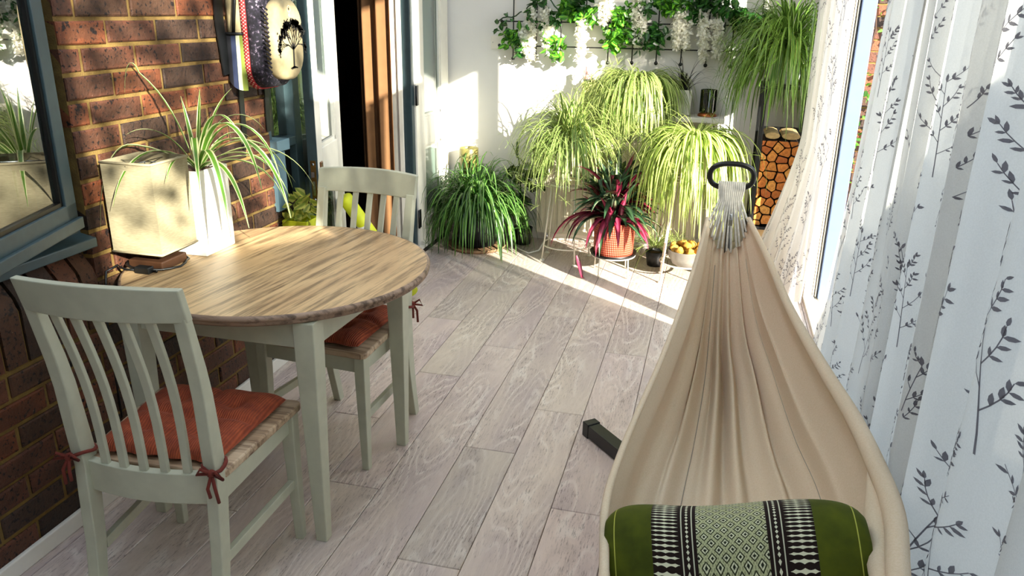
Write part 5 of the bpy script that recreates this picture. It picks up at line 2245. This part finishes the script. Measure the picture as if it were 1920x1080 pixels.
def mat_thai():
    """green cushion cover: plain ends, brown bands, brocade centre; UV.x across, UV.y around"""
    m = NT('woven_green_brocade')
    uv = m.sep(m.n('ShaderNodeUVMap').outputs[0])
    x = m.math('ABSOLUTE', m.math('SUBTRACT', uv[0], 0.5))       # 0 centre .. 0.5 end
    y = uv[1]
    S_ = m.math
    # centre brocade: diamonds
    cu = m.math('MULTIPLY', uv[0], 20.0)
    cv = m.math('MULTIPLY', y, 28.0)
    fa = m.math('FRACT', m.math('ADD', cu, cv))
    fb = m.math('FRACT', m.math('SUBTRACT', cu, cv))
    da = m.math('ABSOLUTE', m.math('SUBTRACT', fa, 0.5))
    db = m.math('ABSOLUTE', m.math('SUBTRACT', fb, 0.5))
    dm = m.math('MAXIMUM', da, db)
    ringv = m.math('ABSOLUTE', m.math('SUBTRACT', dm, 0.30))
    lattice = m.math('LESS_THAN', ringv, 0.05)
    core = m.math('LESS_THAN', dm, 0.12)
    dots = m.math('GREATER_THAN', m.math('MULTIPLY', m.math('SINE', m.math('MULTIPLY', uv[0], 560)), m.math('SINE', m.math('MULTIPLY', y, 470))), 0.25)
    brocade = m.mix(lattice, '#a9ad86', '#272a18')
    brocade = m.mix(m.math('LESS_THAN', dm, 0.24), brocade, '#c9ccae')
    brocade = m.mix(core, brocade, '#23261a')
    brocade = m.mix(m.math('MULTIPLY', dots, 0.45), brocade, '#2c3020')
    brown = '#1d120e'
    # small diamonds in the inner band
    yy = m.math('FRACT', m.math('MULTIPLY', y, 72))
    tri = m.math('ABSOLUTE', m.math('SUBTRACT', yy, 0.5))
    bx = m.math('ABSOLUTE', m.math('SUBTRACT', x, 0.162))
    dia = m.math('LESS_THAN', m.math('ADD', m.math('MULTIPLY', bx, 70), tri), 0.42)
    band = m.mix(dia, brown, '#c9cbb2')
    ln = m.math('MAXIMUM', m.math('LESS_THAN', m.math('ABSOLUTE', m.math('SUBTRACT', x, 0.143)), 0.0022), m.math('LESS_THAN', m.math('ABSOLUTE', m.math('SUBTRACT', x, 0.182)), 0.0022))
    band = m.mix(ln, band, '#b9bba4')
    # lozenge chain of the outer band
    b2 = m.math('SUBTRACT', x, 0.245)
    sp = m.math('ABSOLUTE', b2)
    wv = m.math('ABSOLUTE', m.math('SINE', m.math('MULTIPLY', sp, 95)))
    lz = m.math('LESS_THAN', m.math('ADD', m.math('MULTIPLY', tri, 1.0), m.math('MULTIPLY_ADD', wv, 0.16, m.math('MULTIPLY', sp, 3.0))), 0.33)
    outer = m.mix(lz, brown, '#cfd1b6')
    g = m.ramp(m.noise(m.coords(), 18, 3), ((0.3, '#363f0a'), (0.7, '#4d560e')))
    seam = m.math('LESS_THAN', m.math('ABSOLUTE', m.math('SUBTRACT', x, 0.44)), 0.0022)
    g = m.mix(seam, g, '#a5a84a')
    col = m.mix(m.math('GREATER_THAN', x, 0.128), brocade, band)
    col = m.mix(m.math('GREATER_THAN', x, 0.195), col, outer)
    col = m.mix(m.math('GREATER_THAN', x, 0.295), col, g)
    m.color(col).rough(0.85)
    m.b.inputs['Specular IOR Level'].default_value = 0.2
    m.bump(m.noise(m.coords(), 300, 2), 0.15, 0.001)
    return m.m


def build_cushion_green():
    c = Vector((0.125, 1.330, 0.535))
    t = thing('throw_pillow', 'green woven cushion with brown bands and a pale brocade centre in the hammock', 'cushion', c, R(2))
    t.rotation_euler = (R(-28), R(-11), R(2))
    n, mseg = 60, 48
    W = 0.50
    mb = MB()

    def P(i, j):
        u = i / n
        a = 2 * PI * j / mseg
        e = (1 - abs(2 * u - 1) ** 9) ** 0.5 if 0 < i < n else 0.0
        e = 0.55 + 0.45 * e if 0 < i < n else 0.35
        ry, rz = 0.090 * e, 0.125 * e
        ca, sa = math.cos(a), math.sin(a)
        y = ry * math.copysign(abs(ca) ** 0.75, ca)
        z = rz * math.copysign(abs(sa) ** 0.75, sa)
        x = (u - 0.5) * W
        return (x, y + 0.003 * math.sin(14 * u), z + 0.004 * math.sin(9 * u + 1))
    mb.grid(P, n, mseg, 0, True, lambda i, j: (i / n, j / mseg))
    nn = n + 1
    o = len(mb.v)
    mb.add([(-W / 2 - 0.004, 0, 0), (W / 2 + 0.004, 0, 0)], [], 0, [(0, 0), (1, 0)])
    for j in range(mseg):
        mb.f += [(o, (j + 1) * nn, j * nn), (o + 1, j * nn + n, (j + 1) * nn + n)]
        mb.mi += [0, 0]
        mb.sm += [True, True]
    mb.build('cover', mat_thai(), t)


build_cushion_green()


# ------------------------------------------------------------------ backpack on the pier
def build_backpack():
    c = Vector((WX, 2.915, 1.245))
    t = thing('backpack', 'woven backpack with a printed tree hanging on the brick pier', 'backpack', c)
    cream = flat('cream_hemp', '#a3936f', 0.9, var=0.1, scale=60, bump=0.2)
    m = NT('striped_weave')
    v = m.coords()
    q = m.sep(v)
    st = m.ramp(m.math('FRACT', m.math('MULTIPLY', q[0], 6.2)), ((0.0, '#14141c'), (0.22, '#2a3350'), (0.34, '#b7b9a0'), (0.42, '#6f7a2c'), (0.55, '#8e1f3a'), (0.8, '#b06070')), 'CONSTANT')
    m.color(st).rough(0.9)
    stripes = m.m
    m = NT('red_dotted_braid')
    v = m.coords()
    q = m.sep(v)
    dd = m.math('GREATER_THAN', m.math('MULTIPLY', m.math('SINE', m.math('MULTIPLY', q[2], 500)), m.math('SINE', m.math('MULTIPLY', q[0], 420))), 0.45)
    m.color(m.mix(dd, '#9c1f24', '#e0c9b0')).rough(0.9)
    red = m.m
    m = NT('dark_fringed_cloth')
    v = m.coords()
    n = m.noise(v, 90, 3)
    m.color(m.ramp(n, ((0.45, '#14121a'), (0.6, '#2b2433'), (0.72, '#8d8090')))).rough(0.95)
    darkc = m.m
    black = MAT['black_plastic']

    # local frame: x out from wall, y along wall, z up.
    def ring(x, y0, y1, z0, z1, rad, n=6):
        pts = []
        for (cy, cz, a0) in ((y1 - rad, z1 - rad, 0), (y0 + rad, z1 - rad, 90), (y0 + rad, z0 + rad, 180), (y1 - rad, z0 + rad, 270)):
            for k in range(n + 1):
                a = R(a0 + 90 * k / n)
                pts.append((x, cy + rad * math.cos(a), cz + rad * math.sin(a)))
        return pts

    def loft(mb, rings, mi=0, cap=True):
        n = len(rings[0])
        vs = [p for r_ in rings for p in r_]
        fs = []
        for i in range(len(rings) - 1):
            for k in range(n):
                fs.append((i * n + k, i * n + (k + 1) % n, (i + 1) * n + (k + 1) % n, (i + 1) * n + k))
        if cap:
            fs.append(tuple(range(n - 1, -1, -1)))
            fs.append(tuple((len(rings) - 1) * n + k for k in range(n)))
        mb.add(vs, fs, mi, smooth=True)
    y0, y1 = -0.150, 0.108
    z0, z1 = 0.0, 0.44
    mb = MB()
    loft(mb, [ring(0.004, y0 + 0.01, y1 - 0.01, z0 + 0.03, z1 - 0.02, 0.08), ring(0.02, y0, y1, z0 + 0.01, z1, 0.085), ring(0.075, y0 - 0.006, y1, z0, z1, 0.085)])
    mb.build('back_body', cream, t)
    mb = MB()
    loft(mb, [ring(0.075, y0 - 0.008, y1 + 0.002, z0 - 0.002, z1, 0.085), ring(0.098, y0 - 0.006, y1 + 0.002, z0 + 0.0, z1, 0.085)])
    mb.build('braid_trim', red, t)
    mb = MB()
    loft(mb, [ring(0.098, y0 - 0.004, y1, z0 + 0.004, z1, 0.085), ring(0.130, y0, y1, z0 + 0.008, z1 - 0.01, 0.09), ring(0.150, y0 + 0.02, y1 - 0.012, z0 + 0.03, z1 - 0.03, 0.08)])
    mb.build('front_body', darkc, t)
    # front pocket with the tree
    py0, py1, pz0, pz1 = y0 + 0.030, y1 - 0.006, 0.035, 0.335
    mb = MB()
    loft(mb, [ring(0.13, py0, py1, pz0, pz1, 0.09, 8), ring(0.178, py0, py1, pz0, pz1, 0.09, 8), ring(0.190, py0 + 0.012, py1 - 0.012, pz0 + 0.012, pz1 - 0.012, 0.085, 8)])
    # tree print, part of the pocket's own mesh
    r = random.Random(6)
    xf = 0.1912
    yc = (py0 + py1) / 2 + 0.018

    def stroke(a, b, w0, w1):
        dy, dz = b[0] - a[0], b[1] - a[1]
        L = math.hypot(dy, dz) or 1
        ny, nz = -dz / L, dy / L
        mb.add([(xf, a[0] - ny * w0, a[1] - nz * w0), (xf, b[0] - ny * w1, b[1] - nz * w1), (xf, b[0] + ny * w1, b[1] + nz * w1), (xf, a[0] + ny * w0, a[1] + nz * w0)], [(0, 1, 2, 3)], 1)

    def grow(p, a, L, w, d):
        q_ = (p[0] + math.cos(a) * L, p[1] + math.sin(a) * L)
        stroke(p, q_, w, w * 0.7)
        if d == 0:
            for k in range(5):
                s = r.uniform(0.003, 0.0055)
                c_ = (q_[0] + r.gauss(0, 0.006), q_[1] + r.gauss(0, 0.006))
                mb.add([(xf + 0.0004, c_[0] + s * math.cos(x_), c_[1] + s * math.sin(x_)) for x_ in (0, 1.2, 2.5, 3.8, 5.0)], [(0, 1, 2, 3, 4)], 1)
            return
        for k in range(3 if d > 1 else 2):
            grow(q_, a + r.uniform(-0.75, 0.75), L * r.uniform(0.62, 0.82), w * 0.6, d - 1)
    stroke((yc, 0.075), (yc + 0.004, 0.15), 0.0065, 0.005)
    for a in (0.9, 1.25, 1.6, 1.95, 2.35, 0.5, 2.7):
        grow((yc + 0.004, 0.148), a, 0.040, 0.0036, 3)
    for a in (-2.6, -0.4, -2.9, -0.15, -2.2):
        stroke((yc, 0.082), (yc + math.cos(a) * 0.03, 0.080 + math.sin(a) * 0.010), 0.004, 0.001)
    # little stitched emblem above the tree
    for (rr, zc) in ((0.013, 0.298), (0.006, 0.275)):
        for k in range(16):
            a, b = 2 * PI * k / 16, 2 * PI * (k + 1) / 16
            mb.add([(xf, yc - 0.012 + rr * math.cos(a), zc + rr * math.sin(a)), (xf, yc - 0.012 + rr * math.cos(b), zc + rr * math.sin(b)), (xf, yc - 0.012 + (rr - 0.002) * math.cos(b), zc + (rr - 0.002) * math.sin(b)), (xf, yc - 0.012 + (rr - 0.002) * math.cos(a), zc + (rr - 0.002) * math.sin(a))], [(0, 1, 2, 3)], 2)
    mb.sphere((xf - 0.001, yc - 0.012, 0.298), 0.004, 1, 8, 6, (0.3, 1, 1))
    mb.build('front_pocket', [cream, flat('black_ink', '#171310', 0.9), flat('pale_thread', '#e9e2c8', 0.9)], t)
    mb = MB()
    zz = 0.05
    for k in range(16):
        zz += 0.016
        mb.tube([(0.150, py0 - 0.016, zz), (0.164, py0 - 0.012, zz - 0.004), (0.170, py0 - 0.004, zz - 0.014)], 0.0035, 5)
    mb.build('fringe', darkc, t)
    # side pocket (near side) and its cord
    mb = MB()
    pts = [(0.006, y0 - 0.012, 0.02), (0.075, y0 - 0.012, 0.0), (0.075, y0 - 0.022, 0.0), (0.075, y0 - 0.012, 0.215), (0.006, y0 - 0.012, 0.215)]

    def SP(i, j):
        u, v_ = i / 12, j / 10
        return (lerp(0.002, 0.080, u), y0 - 0.004 - 0.026 * math.sin(PI * u) ** 0.6 * (1 - 0.35 * v_), lerp(0.0 + 0.05 * (1 - u) ** 2, 0.205, v_))
    mb.grid(SP, 12, 10)
    mb.build('side_pocket', stripes, t)
    mb = MB()
    mb.tube([(0.002, y0 - 0.006, 0.208)] + [(lerp(0.002, 0.080, k / 8), y0 - 0.004 - 0.018 * math.sin(PI * k / 8), 0.207) for k in range(9)], 0.006, 6)
    mb.tube([(0.045, y0 - 0.014, 0.21), (0.06, y0 - 0.012, 0.32), (0.066, y0 - 0.008, 0.44)], 0.007, 6)
    mb.build('pocket_cord', black, t)
    for (ya, zb) in ((-0.10, -0.235), (0.085, -0.19)):
        mb = MB()
        mb.beam([(0.012, ya, 0.44), (0.010, ya - 0.03, 0.2), (0.012, ya, 0.0), (0.010, ya - 0.004, zb)], (0.004, 0.030), (1, 0, 0))
        mb.build('strap', black, t)
    mb = MB()
    mb.beam([(0.006, y0 - 0.03, 0.46), (0.010, y0 - 0.045, 0.25), (0.014, y0 - 0.03, 0.06)], (0.006, 0.05), (1, 0, 0))
    mb.build('shoulder_strap', black, t)
    # hook above the picture
    mb = MB()
    mb.tube([(0.0, 0, 0.50), (0.03, 0, 0.50), (0.034, 0, 0.515)], 0.005, 8)
    mb.tube([(0.02, -0.05, 0.43), (0.022, -0.02, 0.495), (0.022, 0.02, 0.495), (0.02, 0.05, 0.43)], 0.006, 8)
    mb.build('hang_loop', black, t)


build_backpack()


# ------------------------------------------------------------------ small things by the doors
def build_small():
    # rolled lime mat leaning behind the far chair
    t = thing('exercise_mat', 'lime yellow rolled mat leaning by the door behind the far chair', 'mat', (-1.52, 3.42, 0))
    mb = MB()
    a, b = Vector((-0.21, 0.10, 0.66)), Vector((-0.03, 0.50, 0.05))
    mb.tube([a, b], 0.036, 24)
    mb.build('roll', MAT['lime'], t)
    mb = MB()
    for f in (0.25, 0.75):
        p = a.lerp(b, f)
        d = (b - a).normalized()
        mb.tube([p - d * 0.01, p + d * 0.01], 0.0375, 24)
    mb.build('band', MAT['white_pot'], t)
    # variegated plant on the cill
    t = thing('variegated_plant', 'yellow-leaved small plant in a lime planter under the blue window frame', 'plant', (-1.745, 3.10, 0.0))
    mb = MB()
    square_pot(mb, (0, 0, 0.0), 0.11, 0.66, 0.006, 1.1)
    mb.build('planter', MAT['lime'], t, bevel=0.004)
    r = random.Random(8)
    mb = MB()
    for k in range(46):
        p = Vector((r.gauss(0, 0.035), r.gauss(0, 0.05), 0.66 + r.uniform(0, 0.09)))
        leaf_blob(mb, p, r.uniform(0.04, 0.075), r, 0.1)
    mb.build('foliage', mat_leaf('yellow_leaf', '#c9c65a', '#8b9a3a', 0.4, 0.3, 0.4, 0.3), t)
    # white cable on the floor by the plants
    mb = MB()
    mb.tube([(-1.30, 5.20, 0.006), (-1.20, 5.05, 0.006), (-1.12, 4.98, 0.006), (-1.06, 5.02, 0.02), (-1.05, 5.15, 0.05), (-1.06, 5.28, 0.10)], 0.005, 6)
    o = mb.build('power_cable', MAT['white_pot'], None, origin=(-1.2, 5.05, 0))
    tag(o, 'white cable curling over the floor left of the radiator', 'cable')


build_small()
